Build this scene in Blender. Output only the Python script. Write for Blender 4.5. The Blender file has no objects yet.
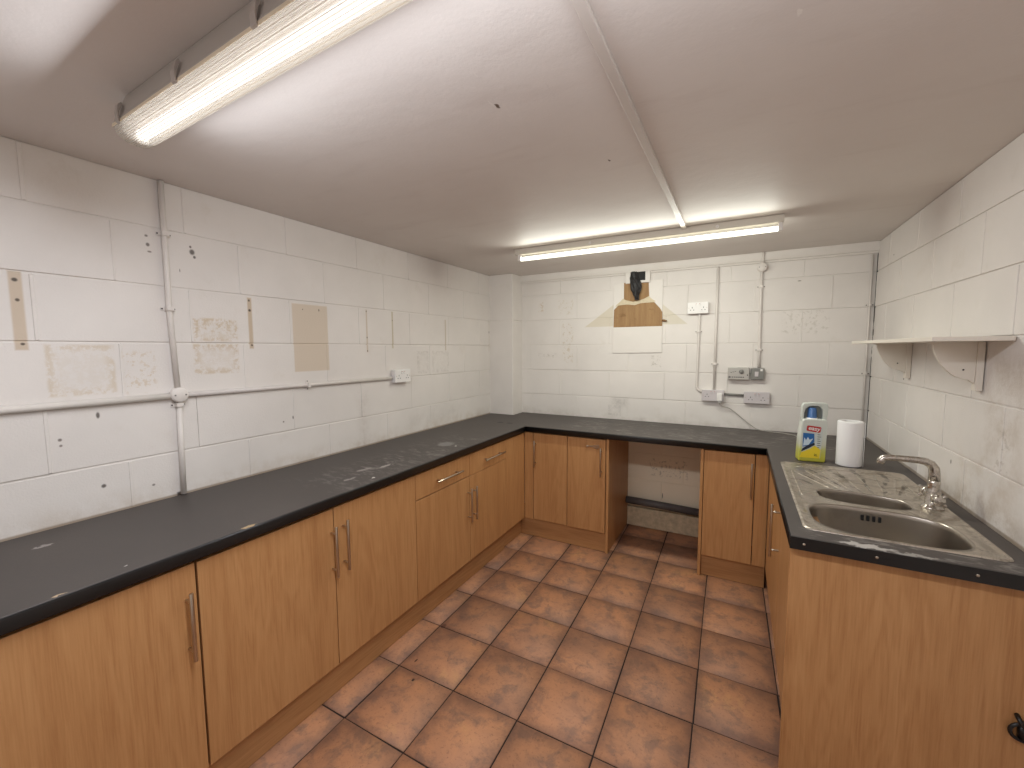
import bpy, bmesh, math, random
from mathutils import Vector, noise
random.seed(7)
S = bpy.context.scene
COL = S.collection

# ------------------------------------------------------------------ camera, world, exposure
cam_data = bpy.data.cameras.new('camera')
cam = bpy.data.objects.new('camera', cam_data)
COL.objects.link(cam)
S.camera = cam
cam_data.sensor_width = 36.0
cam_data.lens = 419.2 / 1024 * 36.0
cam_data.clip_start = 0.02
cam.location = (2.085, -3.608, 1.523)
from mathutils import Matrix
_R = Vector((0.87954892, 0.47577712, -0.00546127))
_U = Vector((-0.03487883, 0.07591751, 0.99650389))
_F = Vector((-0.47452836, 0.87628344, -0.08336771))
cam.rotation_euler = Matrix(((_R.x, _U.x, -_F.x), (_R.y, _U.y, -_F.y), (_R.z, _U.z, -_F.z))).to_euler()

world = bpy.data.worlds.new('world')
S.world = world
world.use_nodes = True
world.node_tree.nodes['Background'].inputs[0].default_value = (0.02, 0.02, 0.02, 1)
world.node_tree.nodes['Background'].inputs[1].default_value = 0.0

S.view_settings.view_transform = 'Standard'
S.view_settings.look = 'None'
S.view_settings.gamma = 1.0
S.view_settings.use_curve_mapping = False
S.view_settings.exposure = 0.0
NEAR_TUBE = 2.5           # glow of the tube behind the ribbed cover
FAR_TUBE = 2.6            # glow of the bare tube at the back
NEAR_WATTS, FAR_WATTS = 32.0, 20.5
NEAR_COLOUR, FAR_COLOUR = (0.955, 1.0, 1.06), (0.97, 1.0, 0.90)

# ------------------------------------------------------------------ sizes (metres)
W, H, D = 2.86, 2.207, -4.40          # right wall, ceiling, wall behind the viewer
WT = 0.91                             # worktop height
LF = 0.588                            # left door faces
BF = 0.638                            # back door faces (depth from back wall)
RF = 0.587                            # right door faces (depth from right wall)

# ------------------------------------------------------------------ mesh helpers
class MB:
    def __init__(self):
        self.bm = bmesh.new()
        self.fn = None
        self.mi = 0
    def v(self, p):
        if self.fn: p = self.fn(*p)
        return self.bm.verts.new(p)
    def f(self, vs, smooth=False):
        try:
            f = self.bm.faces.new(vs)
            f.smooth = smooth
            f.material_index = self.mi
            return f
        except ValueError:
            return None
    def box(self, lo, hi):
        x0, y0, z0 = lo; x1, y1, z1 = hi
        c = [self.v(p) for p in ((x0,y0,z0),(x1,y0,z0),(x1,y1,z0),(x0,y1,z0),(x0,y0,z1),(x1,y0,z1),(x1,y1,z1),(x0,y1,z1))]
        for q in ((0,3,2,1),(4,5,6,7),(0,1,5,4),(1,2,6,5),(2,3,7,6),(3,0,4,7)):
            self.f([c[i] for i in q])
        return self
    def chamfer_block(self, a0, a1, b0, b1, base, depth, c):
        # block in (a, b, out): a chamfered face standing proud of the joint
        def ring(k, d): return [self.v((a, b, d)) for a, b in ((a0+k,b0+k),(a1-k,b0+k),(a1-k,b1-k),(a0+k,b1-k))]
        r = [ring(0, base), ring(0, depth - c), ring(c*0.35, depth - c*0.35), ring(c, depth)]
        for i in range(3):
            for j in range(4):
                self.f([r[i][j], r[i][(j+1)%4], r[i+1][(j+1)%4], r[i+1][j]])
        self.f(r[3])
    def tube(self, pts, rad, n=12, caps=True, smooth=True):
        pts = [Vector(p) for p in pts]
        rads = rad if isinstance(rad, (list, tuple)) else [rad]*len(pts)
        rings = []
        up = None
        for i, p in enumerate(pts):
            if i == 0: t = pts[1]-pts[0]
            elif i == len(pts)-1: t = pts[-1]-pts[-2]
            else: t = (pts[i+1]-p).normalized() + (p-pts[i-1]).normalized()
            t.normalize()
            if up is None:
                up = Vector((0,0,1)) if abs(t.z) < 0.9 else Vector((1,0,0))
            a = t.cross(up)
            if a.length < 1e-6: a = t.cross(Vector((0.3,1,0.2)))
            a.normalize()
            b = a.cross(t).normalized()
            up = b
            rings.append([self.v(p + a*math.cos(2*math.pi*k/n)*rads[i] + b*math.sin(2*math.pi*k/n)*rads[i]) for k in range(n)])
        for i in range(len(rings)-1):
            for k in range(n):
                self.f([rings[i][k], rings[i][(k+1)%n], rings[i+1][(k+1)%n], rings[i+1][k]], smooth)
        if caps:
            self.f(rings[0][::-1]); self.f(rings[-1])
        return self
    def prism(self, poly, d0, d1, fn=None):
        # polygon in (a, b) extruded from depth d0 to d1
        old = self.fn
        if fn: self.fn = fn
        A = [self.v((a, b, d0)) for a, b in poly]
        B = [self.v((a, b, d1)) for a, b in poly]
        n = len(poly)
        self.f(A[::-1]); self.f(B)
        for i in range(n): self.f([A[i], A[(i+1)%n], B[(i+1)%n], B[i]])
        self.fn = old
        return self
    def lathe(self, prof, centre, n=28, axis='z', smooth=True):
        # profile of (radius, height) about an axis through centre
        cx, cy, cz = centre
        rings = []
        for r, h in prof:
            rg = []
            for k in range(n):
                c, s = math.cos(2*math.pi*k/n)*r, math.sin(2*math.pi*k/n)*r
                if axis == 'z': p = (cx+c, cy+s, cz+h)
                elif axis == 'y': p = (cx+c, cy+h, cz+s)
                else: p = (cx+h, cy+c, cz+s)
                rg.append(self.v(p))
            rings.append(rg)
        for i in range(len(rings)-1):
            for k in range(n):
                self.f([rings[i][k], rings[i][(k+1)%n], rings[i+1][(k+1)%n], rings[i+1][k]], smooth)
        if prof[0][0] > 1e-5: self.f(rings[0][::-1])
        if prof[-1][0] > 1e-5: self.f(rings[-1])
        return self

def world_loc(o):
    l = Vector(o.location)
    while o.parent:
        o = o.parent; l += Vector(o.location)
    return l

def build(name, mb, mat, parent=None, bevel=0.0, seg=2, origin=None):
    bm = mb.bm
    bmesh.ops.remove_doubles(bm, verts=bm.verts, dist=1e-6)
    bmesh.ops.recalc_face_normals(bm, faces=bm.faces)
    if parent is not None: off = world_loc(parent)
    elif origin is not None: off = Vector(origin)
    else:
        xs = [v.co for v in bm.verts]
        off = Vector((sum((min(c[i] for c in xs), max(c[i] for c in xs)))/2 for i in range(2))) if False else Vector((
            (min(c.x for c in xs)+max(c.x for c in xs))/2, (min(c.y for c in xs)+max(c.y for c in xs))/2, min(c.z for c in xs)))
    for v in bm.verts: v.co -= off
    me = bpy.data.meshes.new(name)
    bm.to_mesh(me); bm.free()
    for m in (mat if isinstance(mat, (list, tuple)) else [mat]): me.materials.append(m)
    o = bpy.data.objects.new(name, me)
    COL.objects.link(o)
    if parent is not None: o.parent = parent
    else: o.location = off
    if bevel > 0:
        md = o.modifiers.new('bevel', 'BEVEL')
        md.width = bevel; md.segments = seg; md.limit_method = 'ANGLE'; md.angle_limit = math.radians(40)
        md.harden_normals = False
    return o

def thing(name, label, cat, loc, group=None):
    o = bpy.data.objects.new(name, None)
    o.empty_display_size = 0.05
    COL.objects.link(o)
    o.location = loc
    o['label'] = label; o['category'] = cat
    if group: o['group'] = group
    return o

def tag(o, label, cat, group=None):
    o['label'] = label; o['category'] = cat
    if group: o['group'] = group
    return o

def structure(o):
    o['kind'] = 'structure'
    return o

# local (u, v, z) frames: u along the wall, v out of the wall, z up
LEFT  = lambda u, v, z: (v, u, z)
BACK  = lambda u, v, z: (u, -v, z)
RIGHT = lambda u, v, z: (W - v, u, z)
def on(fr):                 # (a, b, out) for chamfer blocks and prisms
    return lambda a, b, d: fr(a, d, b)

# ------------------------------------------------------------------ material helpers
def lin(c):
    return tuple(((x/255)/12.92 if x/255 <= 0.04045 else ((x/255+0.055)/1.055)**2.4) for x in c) + (1.0,)

class NT:
    def __init__(self, name):
        self.m = bpy.data.materials.new(name)
        self.m.use_nodes = True
        self.t = self.m.node_tree
        self.n = self.t.nodes
        self.b = self.n['Principled BSDF']
        self.out = self.n['Material Output']
    def link(self, a, b): self.t.links.new(a, b)
    def node(self, kind, **kw):
        nd = self.n.new(kind)
        for k, v in kw.items(): setattr(nd, k, v)
        return nd
    def setin(self, sock, val):
        if hasattr(val, 'is_output'): self.link(val, sock)
        else: sock.default_value = val
    def math(self, op, a, b=None, c=None, clamp=False):
        nd = self.node('ShaderNodeMath', operation=op, use_clamp=clamp)
        self.setin(nd.inputs[0], a)
        if b is not None: self.setin(nd.inputs[1], b)
        if c is not None: self.setin(nd.inputs[2], c)
        return nd.outputs[0]
    def mix(self, fac, a, b, blend='MIX'):
        nd = self.node('ShaderNodeMix', data_type='RGBA', blend_type=blend)
        self.setin(nd.inputs[0], fac); self.setin(nd.inputs[6], a); self.setin(nd.inputs[7], b)
        return nd.outputs[2]
    def ramp(self, fac, stops):
        nd = self.node('ShaderNodeValToRGB')
        cr = nd.color_ramp
        while len(cr.elements) < len(stops): cr.elements.new(0.5)
        for e, (p, c) in zip(cr.elements, stops):
            e.position = p
            e.color = c if len(c) == 4 else tuple(c) + (1,)
        self.link(fac, nd.inputs[0])
        return nd.outputs[0]
    def smooth(self, x, a, b):
        nd = self.node('ShaderNodeMapRange', interpolation_type='SMOOTHSTEP')
        self.setin(nd.inputs[0], x)
        nd.inputs[1].default_value = a; nd.inputs[2].default_value = b
        nd.inputs[3].default_value = 0; nd.inputs[4].default_value = 1
        return nd.outputs[0]
    def pos(self):
        return self.node('ShaderNodeNewGeometry').outputs['Position']
    def obj(self):
        return self.node('ShaderNodeTexCoord').outputs['Object']
    def mapping(self, vec, scale=(1,1,1), loc=(0,0,0), rot=(0,0,0)):
        nd = self.node('ShaderNodeMapping')
        self.setin(nd.inputs['Vector'], vec)
        nd.inputs['Scale'].default_value = scale
        self.setin(nd.inputs['Location'], loc)
        nd.inputs['Rotation'].default_value = rot
        return nd.outputs[0]
    def noise(self, vec, scale, detail=4, rough=0.55, dist=0.0):
        nd = self.node('ShaderNodeTexNoise')
        self.link(vec, nd.inputs['Vector'])
        nd.inputs['Scale'].default_value = scale
        nd.inputs['Detail'].default_value = detail
        nd.inputs['Roughness'].default_value = rough
        nd.inputs['Distortion'].default_value = dist
        return nd.outputs['Fac']
    def sep(self, vec):
        nd = self.node('ShaderNodeSeparateXYZ')
        self.link(vec, nd.inputs[0])
        return nd.outputs
    def bump(self, h, strength, dist=0.002):
        nd = self.node('ShaderNodeBump')
        nd.inputs['Strength'].default_value = strength
        nd.inputs['Distance'].default_value = dist
        self.link(h, nd.inputs['Height'])
        self.link(nd.outputs[0], self.b.inputs['Normal'])
    def set(self, **kw):
        for k, v in kw.items():
            self.setin(self.b.inputs[k.replace('_', ' ')], v)
        return self.m
    def rect(self, a, b, a0, a1, b0, b1, soft=0.004):
        # mask that is 1 inside a rectangle of the (a, b) plane
        da = self.math('SUBTRACT', self.math('ABSOLUTE', self.math('SUBTRACT', a, (a0+a1)/2)), (a1-a0)/2)
        db = self.math('SUBTRACT', self.math('ABSOLUTE', self.math('SUBTRACT', b, (b0+b1)/2)), (b1-b0)/2)
        return self.smooth(self.math('MAXIMUM', da, db), soft, -soft)
    def poly(self, a, b, pts, soft=0.004):
        # mask of a convex polygon, points counter-clockwise
        cur = None
        for i in range(len(pts)):
            (x0, y0), (x1, y1) = pts[i], pts[(i+1) % len(pts)]
            dx, dy = x1-x0, y1-y0
            l = math.hypot(dx, dy)
            nx, ny = dy/l, -dx/l
            d = self.math('MULTIPLY_ADD', a, nx, self.math('MULTIPLY_ADD', b, ny, -(x0*nx + y0*ny)))
            cur = d if cur is None else self.math('MAXIMUM', cur, d)
        return self.smooth(cur, soft, -soft)
    def dot(self, a, b, ca, cb, ra, rb, soft=0.5):
        da = self.math('MULTIPLY', self.math('SUBTRACT', a, ca), 1/ra)
        db = self.math('MULTIPLY', self.math('SUBTRACT', b, cb), 1/rb)
        d = self.math('SQRT', self.math('ADD', self.math('MULTIPLY', da, da), self.math('MULTIPLY', db, db)))
        return self.smooth(d, 1.0 + soft*0.5, 1.0 - soft*0.5)

def plain(name, col, rough=0.5, metal=0.0, spec=0.5, bump=0.0, bscale=200, var=0.0, vscale=6):
    t = NT(name)
    t.set(Roughness=rough, Metallic=metal, Specular_IOR_Level=spec)
    c = lin(col)
    if var > 0:
        n = t.noise(t.pos(), vscale, 5)
        d = tuple(x*(1-var) for x in c[:3]) + (1,)
        t.set(Base_Color=t.ramp(n, [(0.3, d), (0.7, c)]))
    else: t.set(Base_Color=c)
    if bump > 0: t.bump(t.noise(t.pos(), bscale, 4), bump, 0.001)
    return t.m

PAINT = (230, 224, 219)
def wall_paint(name, a_axis, flip, stains, dots, extra=None, base=PAINT):
    t = NT(name)
    p = t.pos()
    xyz = t.sep(p)
    a, b = xyz[a_axis], xyz[2]
    big = t.noise(p, 2.2, 4)
    fine = t.noise(p, 28, 5, 0.65)
    c0 = lin(base); c1 = lin(tuple(x-9 for x in base)); c2 = lin((base[0]-16, base[1]-19, base[2]-24))
    col = t.ramp(big, [(0.3, c1), (0.65, c0)])
    grub = t.smooth(t.noise(p, 5.5, 6, 0.7), 0.56, 0.78)
    col = t.mix(t.math('MULTIPLY', grub, 0.45), col, c2)
    flaky = t.noise(p, 34, 6, 0.75)
    for kind, shape, colour, strength in stains:
        if kind == 'rect': m = t.rect(a, b, *shape)
        elif kind == 'poly': m = t.poly(a, b, shape)
        elif kind == 'soft': m = t.rect(a, b, *shape, soft=0.05)
        elif kind == 'flake':
            m = t.math('MULTIPLY', t.rect(a, b, *shape, soft=0.012), t.smooth(flaky, 0.53, 0.58))
        elif kind == 'frame':       # a rubbed rectangle, strongest round its border
            a0, a1, b0, b1 = shape
            o = t.rect(a, b, a0, a1, b0, b1, soft=0.006)
            i = t.rect(a, b, a0+0.02, a1-0.02, b0+0.02, b1-0.02, soft=0.02)
            m = t.math('MULTIPLY', t.math('SUBTRACT', o, t.math('MULTIPLY', i, 0.75), clamp=True), t.smooth(flaky, 0.42, 0.56))
        elif kind == 'grime':
            m = t.math('MULTIPLY', t.rect(a, b, *shape, soft=0.06), t.smooth(t.noise(p, 9, 6, 0.7), 0.35, 0.7))
        if kind in ('frame', 'flake', 'grime'): strength *= 0.62
        col = t.mix(t.math('MULTIPLY', m, strength), col, lin(colour))
    for ca, cb, ra, rb, colour in dots:
        col = t.mix(t.math('MULTIPLY', t.dot(a, b, ca, cb, ra*0.85, rb*0.85, 0.9), 0.85), col, lin(colour))
    if extra: col = extra(t, p, a, b, col)
    t.set(Base_Color=col, Roughness=0.55, Specular_IOR_Level=0.35)
    t.bump(t.math('ADD', t.math('MULTIPLY', fine, 0.6), t.noise(p, 150, 3)), 0.35, 0.0018)
    return t.m

TAN, TAN2, DARK = (198, 178, 154), (208, 190, 168), (70, 60, 55)
left_stains = [
    ('rect', (-3.171, -3.141, 1.528, 1.785), TAN, 0.8),
    ('rect', (-2.421, -2.402, 1.532, 1.775), TAN, 0.9),
    ('rect', (-2.192, -1.977, 1.407, 1.770), TAN2, 0.75),
    ('rect', (-1.694, -1.684, 1.508, 1.775), TAN, 0.7),
    ('rect', (-1.470, -1.458, 1.532, 1.778), (186, 172, 140), 0.75),
    ('rect', (-0.884, -0.872, 1.515, 1.758), (186, 170, 146), 0.7),
    ('rect', (-0.212, -0.206, 1.500, 1.785), (176, 160, 138), 0.6),
    ('frame', (-3.105, -2.925, 1.365, 1.545), (203, 184, 156), 0.9),
    ('flake', (-2.90, -2.80, 1.36, 1.52), (201, 180, 150), 0.8),
    ('frame', (-2.655, -2.475, 1.565, 1.665), (200, 178, 146), 1.0),
    ('flake', (-2.655, -2.475, 1.60, 1.665), (200, 178, 146), 0.8),
    ('frame', (-2.66, -2.475, 1.42, 1.552), (196, 172, 136), 0.95),
    ('frame', (-1.22, -1.09, 1.345, 1.51), (178, 170, 162), 0.6),
    ('frame', (-1.05, -0.84, 1.345, 1.51), (178, 170, 162), 0.5),
    ('grime', (-1.34, -0.70, 0.98, 1.04), (150, 138, 130), 0.35),
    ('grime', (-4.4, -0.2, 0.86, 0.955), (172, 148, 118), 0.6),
    ('grime', (-1.76, -1.72, 0.91, 1.24), (150, 125, 110), 0.6),
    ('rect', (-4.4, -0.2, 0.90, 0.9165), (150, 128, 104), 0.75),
    ('rect', (-2.757, -2.728, 0.90, 0.922), (60, 50, 46), 0.9),
]
left_dots = [(-2.985, 1.286, 0.006, 0.013, DARK), (-3.089, 1.213, 0.006, 0.006, (110, 98, 92)), (-3.088, 1.192, 0.005, 0.005, (130, 118, 112)),
    (-2.986, 1.018, 0.008, 0.008, DARK), (-2.835, 0.978, 0.006, 0.005, (120, 110, 104)), (-2.640, 1.945, 0.011, 0.013, (74, 66, 62)),
    (-2.632, 1.925, 0.006, 0.007, (84, 76, 70)), (-2.645, 1.966, 0.005, 0.006, (90, 80, 75)),
    (-2.797, 1.979, 0.006, 0.005, (120, 108, 100)), (-2.794, 1.945, 0.007, 0.008, (96, 86, 80)), (-2.79, 1.918, 0.008, 0.004, (130, 118, 112)),
    (-3.157, 1.757, 0.008, 0.007, (50, 42, 38)), (-3.155, 1.692, 0.006, 0.006, (56, 46, 40)), (-3.153, 1.548, 0.006, 0.005, (60, 50, 44)),
    (-2.413, 1.762, 0.005, 0.006, (60, 50, 44)), (-2.412, 1.715, 0.007, 0.007, (44, 36, 32)), (-2.410, 1.548, 0.005, 0.006, (50, 42, 36)),
    (-2.13, 1.742, 0.003, 0.004, DARK), (-2.03, 1.745, 0.004, 0.008, (110, 96, 84)),
    (-1.689, 1.765, 0.004, 0.006, DARK), (-1.689, 1.60, 0.004, 0.006, (90, 78, 68)), (-1.689, 1.515, 0.004, 0.006, DARK),
    (-1.464, 1.72, 0.003, 0.006, (110, 98, 84)), (-0.21, 1.68, 0.006, 0.012, DARK),
    (-2.69, 1.86, 0.002, 0.008, (120, 110, 104)), (-2.216, 1.165, 0.004, 0.010, (90, 80, 74)), (-2.27, 1.150, 0.005, 0.005, (120, 108, 100))]
back_stains_and_light = [
    ('poly', [(0.871, 1.712), (1.135, 1.712), (1.145, 1.910)], (206, 194, 170), 0.65),
    ('poly', [(1.52, 1.714), (1.715, 1.714), (1.515, 1.885)], (206, 196, 172), 0.6),
    ('flake', (0.42, 0.47, 1.87, 1.96), (198, 172, 138), 1.0),
    ('flake', (0.62, 0.76, 1.83, 1.96), (196, 180, 150), 0.6),
    ('flake', (0.66, 0.76, 1.40, 1.75), (192, 172, 142), 0.7),
    ('flake', (0.42, 0.60, 1.44, 1.48), (170, 160, 148), 0.6),
    ('flake', (1.44, 1.52, 1.37, 1.46), (160, 150, 138), 0.8),
    ('grime', (1.14, 1.24, 1.03, 1.08), (104, 94, 88), 0.9),
    ('frame', (1.09, 1.20, 0.94, 1.03), (178, 172, 168), 0.6),
    ('flake', (2.35, 2.62, 1.62, 1.78), (176, 168, 154), 0.55),
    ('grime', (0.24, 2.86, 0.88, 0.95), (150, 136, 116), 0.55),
    ('rect', (1.2, 1.95, 0.0, 0.875), (246, 231, 203), 0.9),  # cream bay wall, colour lightened to stand in for light missing under the worktop
    ('flake', (1.45, 1.75, 0.45, 0.60), (140, 128, 108), 0.7),
]
back_dots = [(1.25, 2.14, 0.005, 0.005, DARK), (2.44, 1.99, 0.012, 0.004, (120, 112, 100)), (1.56, 0.29, 0.004, 0.025, (80, 74, 66))]
def corner_crack(t, p, a, b, col):
    m = t.math('MULTIPLY', t.smooth(a, -0.016, -0.012), t.smooth(t.noise(t.mapping(p, (1, 1, 6)), 1.3, 3), 0.40, 0.46))
    return t.mix(m, col, lin((38, 34, 30)))
right_stains = [
    ('grime', (-1.74, -1.52, 1.12, 1.50), (164, 142, 116), 0.7),
    ('grime', (-1.75, -1.35, 0.90, 1.10), (176, 150, 120), 0.6),
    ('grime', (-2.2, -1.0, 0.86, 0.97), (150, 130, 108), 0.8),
    ('flake', (-1.68, -1.60, 1.10, 1.24), (150, 134, 116), 0.5),
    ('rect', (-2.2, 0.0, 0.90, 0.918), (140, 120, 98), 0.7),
]
right_dots = [(-0.655, 1.352, 0.010, 0.006, (120, 104, 84)), (-1.28, 1.055, 0.006, 0.010, (110, 100, 96)), (-0.34, 2.06, 0.010, 0.004, (130, 120, 108)),
    (-0.30, 2.150, 0.012, 0.006, (225, 220, 210))]

M = {}
M['wall_left'] = wall_paint('left_wall_paint', 1, 1, left_stains, left_dots)
M['wall_back'] = wall_paint('back_wall_paint', 0, 1, back_stains_and_light, back_dots)
M['wall_right'] = wall_paint('right_wall_paint', 1, 1, right_stains, right_dots, corner_crack)
M['wall_plain'] = wall_paint('plain_wall_paint', 0, 1, [], [])

def ceiling_paint():
    t = NT('ceiling_paint')
    p = t.pos(); x, y, z = t.sep(p)
    col = t.ramp(t.noise(p, 1.8, 5), [(0.3, lin((218, 210, 205))), (0.7, lin((225, 218, 213)))])
    streak = t.noise(t.mapping(p, (2, 9, 1), rot=(0, 0, 0.5)), 1.2, 5, 0.6)
    col = t.mix(t.math('MULTIPLY', t.smooth(streak, 0.55, 0.75), 0.35), col, lin((208, 198, 192)))
    wob = t.math('MULTIPLY', t.math('SUBTRACT', t.noise(p, 60, 3), 0.5), 0.02)
    x2 = t.math('ADD', x, wob)
    for cx, cy, rx, ry, c in [(1.459, -2.53, 0.006, 0.012, (110, 92, 80)), (1.449, -2.55, 0.003, 0.016, (225, 218, 212)), (1.475, -2.515, 0.003, 0.012, (222, 214, 208)),
            (1.479, -2.672, 0.003, 0.009, (225, 218, 212)), (1.62, -2.525, 0.003, 0.028, (216, 208, 203)), (1.642, -2.036, 0.004, 0.008, (100, 84, 72)),
            (2.168, -2.517, 0.004, 0.012, (232, 226, 220)), (2.047, -2.535, 0.003, 0.006, (224, 218, 212)), (2.033, -2.613, 0.003, 0.007, (222, 216, 210))]:
        col = t.mix(t.dot(x2, y, cx, cy, rx, ry), col, lin(c))
    t.set(Base_Color=col, Roughness=0.6, Specular_IOR_Level=0.3)
    t.bump(t.math('ADD', t.noise(p, 7, 5, 0.6), t.math('MULTIPLY', t.noise(p, 120, 3), 0.15)), 0.35, 0.006)
    return t.m
M['ceiling'] = ceiling_paint()

def tile_mat():
    t = NT('terracotta_tile')
    p = t.pos()
    isl = t.node('ShaderNodeNewGeometry').outputs['Random Per Island']
    off = t.node('ShaderNodeCombineXYZ')
    for i in range(3): t.link(t.math('MULTIPLY', isl, 17.0 + 9*i), off.inputs[i])
    q = t.node('ShaderNodeVectorMath', operation='ADD')
    t.link(p, q.inputs[0]); t.link(off.outputs[0], q.inputs[1])
    pv = q.outputs[0]
    n1 = t.noise(pv, 4.5, 6, 0.62, 0.6)
    n2 = t.noise(pv, 11, 6, 0.7, 0.3)
    n3 = t.noise(p, 1.6, 4, 0.6)
    n4 = t.noise(p, 70, 4, 0.7)
    col = t.ramp(n1, [(0.26, lin((130, 94, 78))), (0.42, lin((172, 124, 94))), (0.60, lin((188, 134, 98))), (0.76, lin((200, 150, 102)))])
    col = t.mix(t.math('MULTIPLY', t.smooth(n2, 0.47, 0.66), 0.72), col, lin((128, 100, 86)))
    col = t.mix(t.math('MULTIPLY', t.smooth(n3, 0.50, 0.70), 0.45), col, lin((122, 94, 82)))
    col = t.mix(t.math('MULTIPLY', t.smooth(n4, 0.54, 0.70), 0.45), col, lin((98, 70, 58)))
    hs = t.node('ShaderNodeHueSaturation')
    t.link(col, hs.inputs['Color'])
    t.link(t.math('MULTIPLY_ADD', isl, 0.24, 0.88), hs.inputs['Value'])
    x, y, z = t.sep(p)
    col = hs.outputs[0]
    for cx, cy, rx, ry, c in [(0.81, -2.23, 0.006, 0.008, (40, 24, 20)), (0.74, -2.13, 0.004, 0.012, (70, 44, 34)), (0.70, -1.86, 0.012, 0.018, (96, 60, 46))]:
        col = t.mix(t.dot(x, y, cx, cy, rx, ry), col, lin(c))
    # grime trodden in along the joints
    fu = t.math('FRACT', t.math('MULTIPLY', t.math('MULTIPLY_ADD', t.math('ADD', y, 1.2), 0.020, t.math('SUBTRACT', x, 1.312)), 1/0.3225))
    fv = t.math('FRACT', t.math('MULTIPLY', t.math('SUBTRACT', y, -1.540), 1/0.3255))
    eu = t.math('MINIMUM', fu, t.math('SUBTRACT', 1.0, fu)); ev = t.math('MINIMUM', fv, t.math('SUBTRACT', 1.0, fv))
    edge = t.smooth(t.math('ADD', t.math('MINIMUM', eu, ev), t.math('MULTIPLY', t.math('SUBTRACT', t.noise(pv, 7, 5, 0.7), 0.5), 0.55)), 0.20, -0.04)
    col = t.mix(t.math('MULTIPLY', edge, 0.62), col, lin((112, 84, 72)))
    dark = t.smooth(t.noise(pv, 16, 6, 0.75, 0.5), 0.58, 0.72)
    col = t.mix(t.math('MULTIPLY', dark, 0.45), col, lin((86, 62, 52)))
    t.set(Base_Color=col, Roughness=t.math('MULTIPLY_ADD', n2, 0.35, 0.38), Specular_IOR_Level=0.4)
    t.bump(t.math('ADD', n2, t.math('MULTIPLY', n4, 0.25)), 0.4, 0.003)
    return t.m
M['tile'] = tile_mat()
M['grout'] = plain('floor_grout', (48, 33, 26), 0.9, var=0.3, vscale=20)

def wood_mat(name, light, mid, dark, horizontal=False, wear=True):
    t = NT(name)
    o = t.obj()
    rnd = t.node('ShaderNodeObjectInfo').outputs['Random']
    off = t.node('ShaderNodeCombineXYZ')
    for i in range(3): t.link(t.math('MULTIPLY', rnd, 13.0 + 7*i), off.inputs[i])
    add = t.node('ShaderNodeVectorMath', operation='ADD')
    t.link(o, add.inputs[0]); t.link(off.outputs[0], add.inputs[1])
    v = add.outputs[0]
    k = (1, 1, 1)
    s1 = (3.2, 3.2, 0.30)
    s2 = (130, 130, 4.5)
    if horizontal: s1, s2 = (0.3, 0.3, 3.2), (4.5, 4.5, 130)
    flame = t.noise(t.mapping(v, s1), 2.2, 3, 0.5, 0.8)
    rings = t.math('FRACT', t.math('MULTIPLY', flame, 9.0))
    rings = t.smooth(t.math('ABSOLUTE', t.math('SUBTRACT', rings, 0.5)), 0.0, 0.5)
    grain = t.noise(t.mapping(v, s2), 1.6, 5, 0.65)
    band = t.noise(t.mapping(v, (s1[0]*2.2, s1[1]*2.2, s1[2]*0.8)), 2.0, 3)
    col = t.ramp(t.math('ADD', t.math('MULTIPLY', grain, 0.50), t.math('ADD', t.math('MULTIPLY', rings, 0.10), t.math('MULTIPLY', band, 0.36))),
                 [(0.30, lin(dark)), (0.48, lin(mid)), (0.70, lin(light))])
    if wear:
        m = t.smooth(t.noise(t.pos(), 3.0, 6, 0.7), 0.55, 0.8)
        col = t.mix(t.math('MULTIPLY', m, 0.25), col, lin(tuple(c-18 for c in mid)))
    t.set(Base_Color=col, Roughness=0.42, Specular_IOR_Level=0.4)
    t.bump(grain, 0.06, 0.001)
    return t.m
M['wood'] = wood_mat('beech_laminate', (197, 150, 102), (185, 137, 90), (168, 119, 75))
M['wood_h'] = wood_mat('beech_laminate_plinth', (188, 143, 98), (174, 129, 86), (154, 110, 71), horizontal=True)
M['carcass'] = plain('carcass_board', (150, 112, 74), 0.6, var=0.1)
M['void'] = plain('dark_gap', (26, 20, 16), 0.9)

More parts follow.
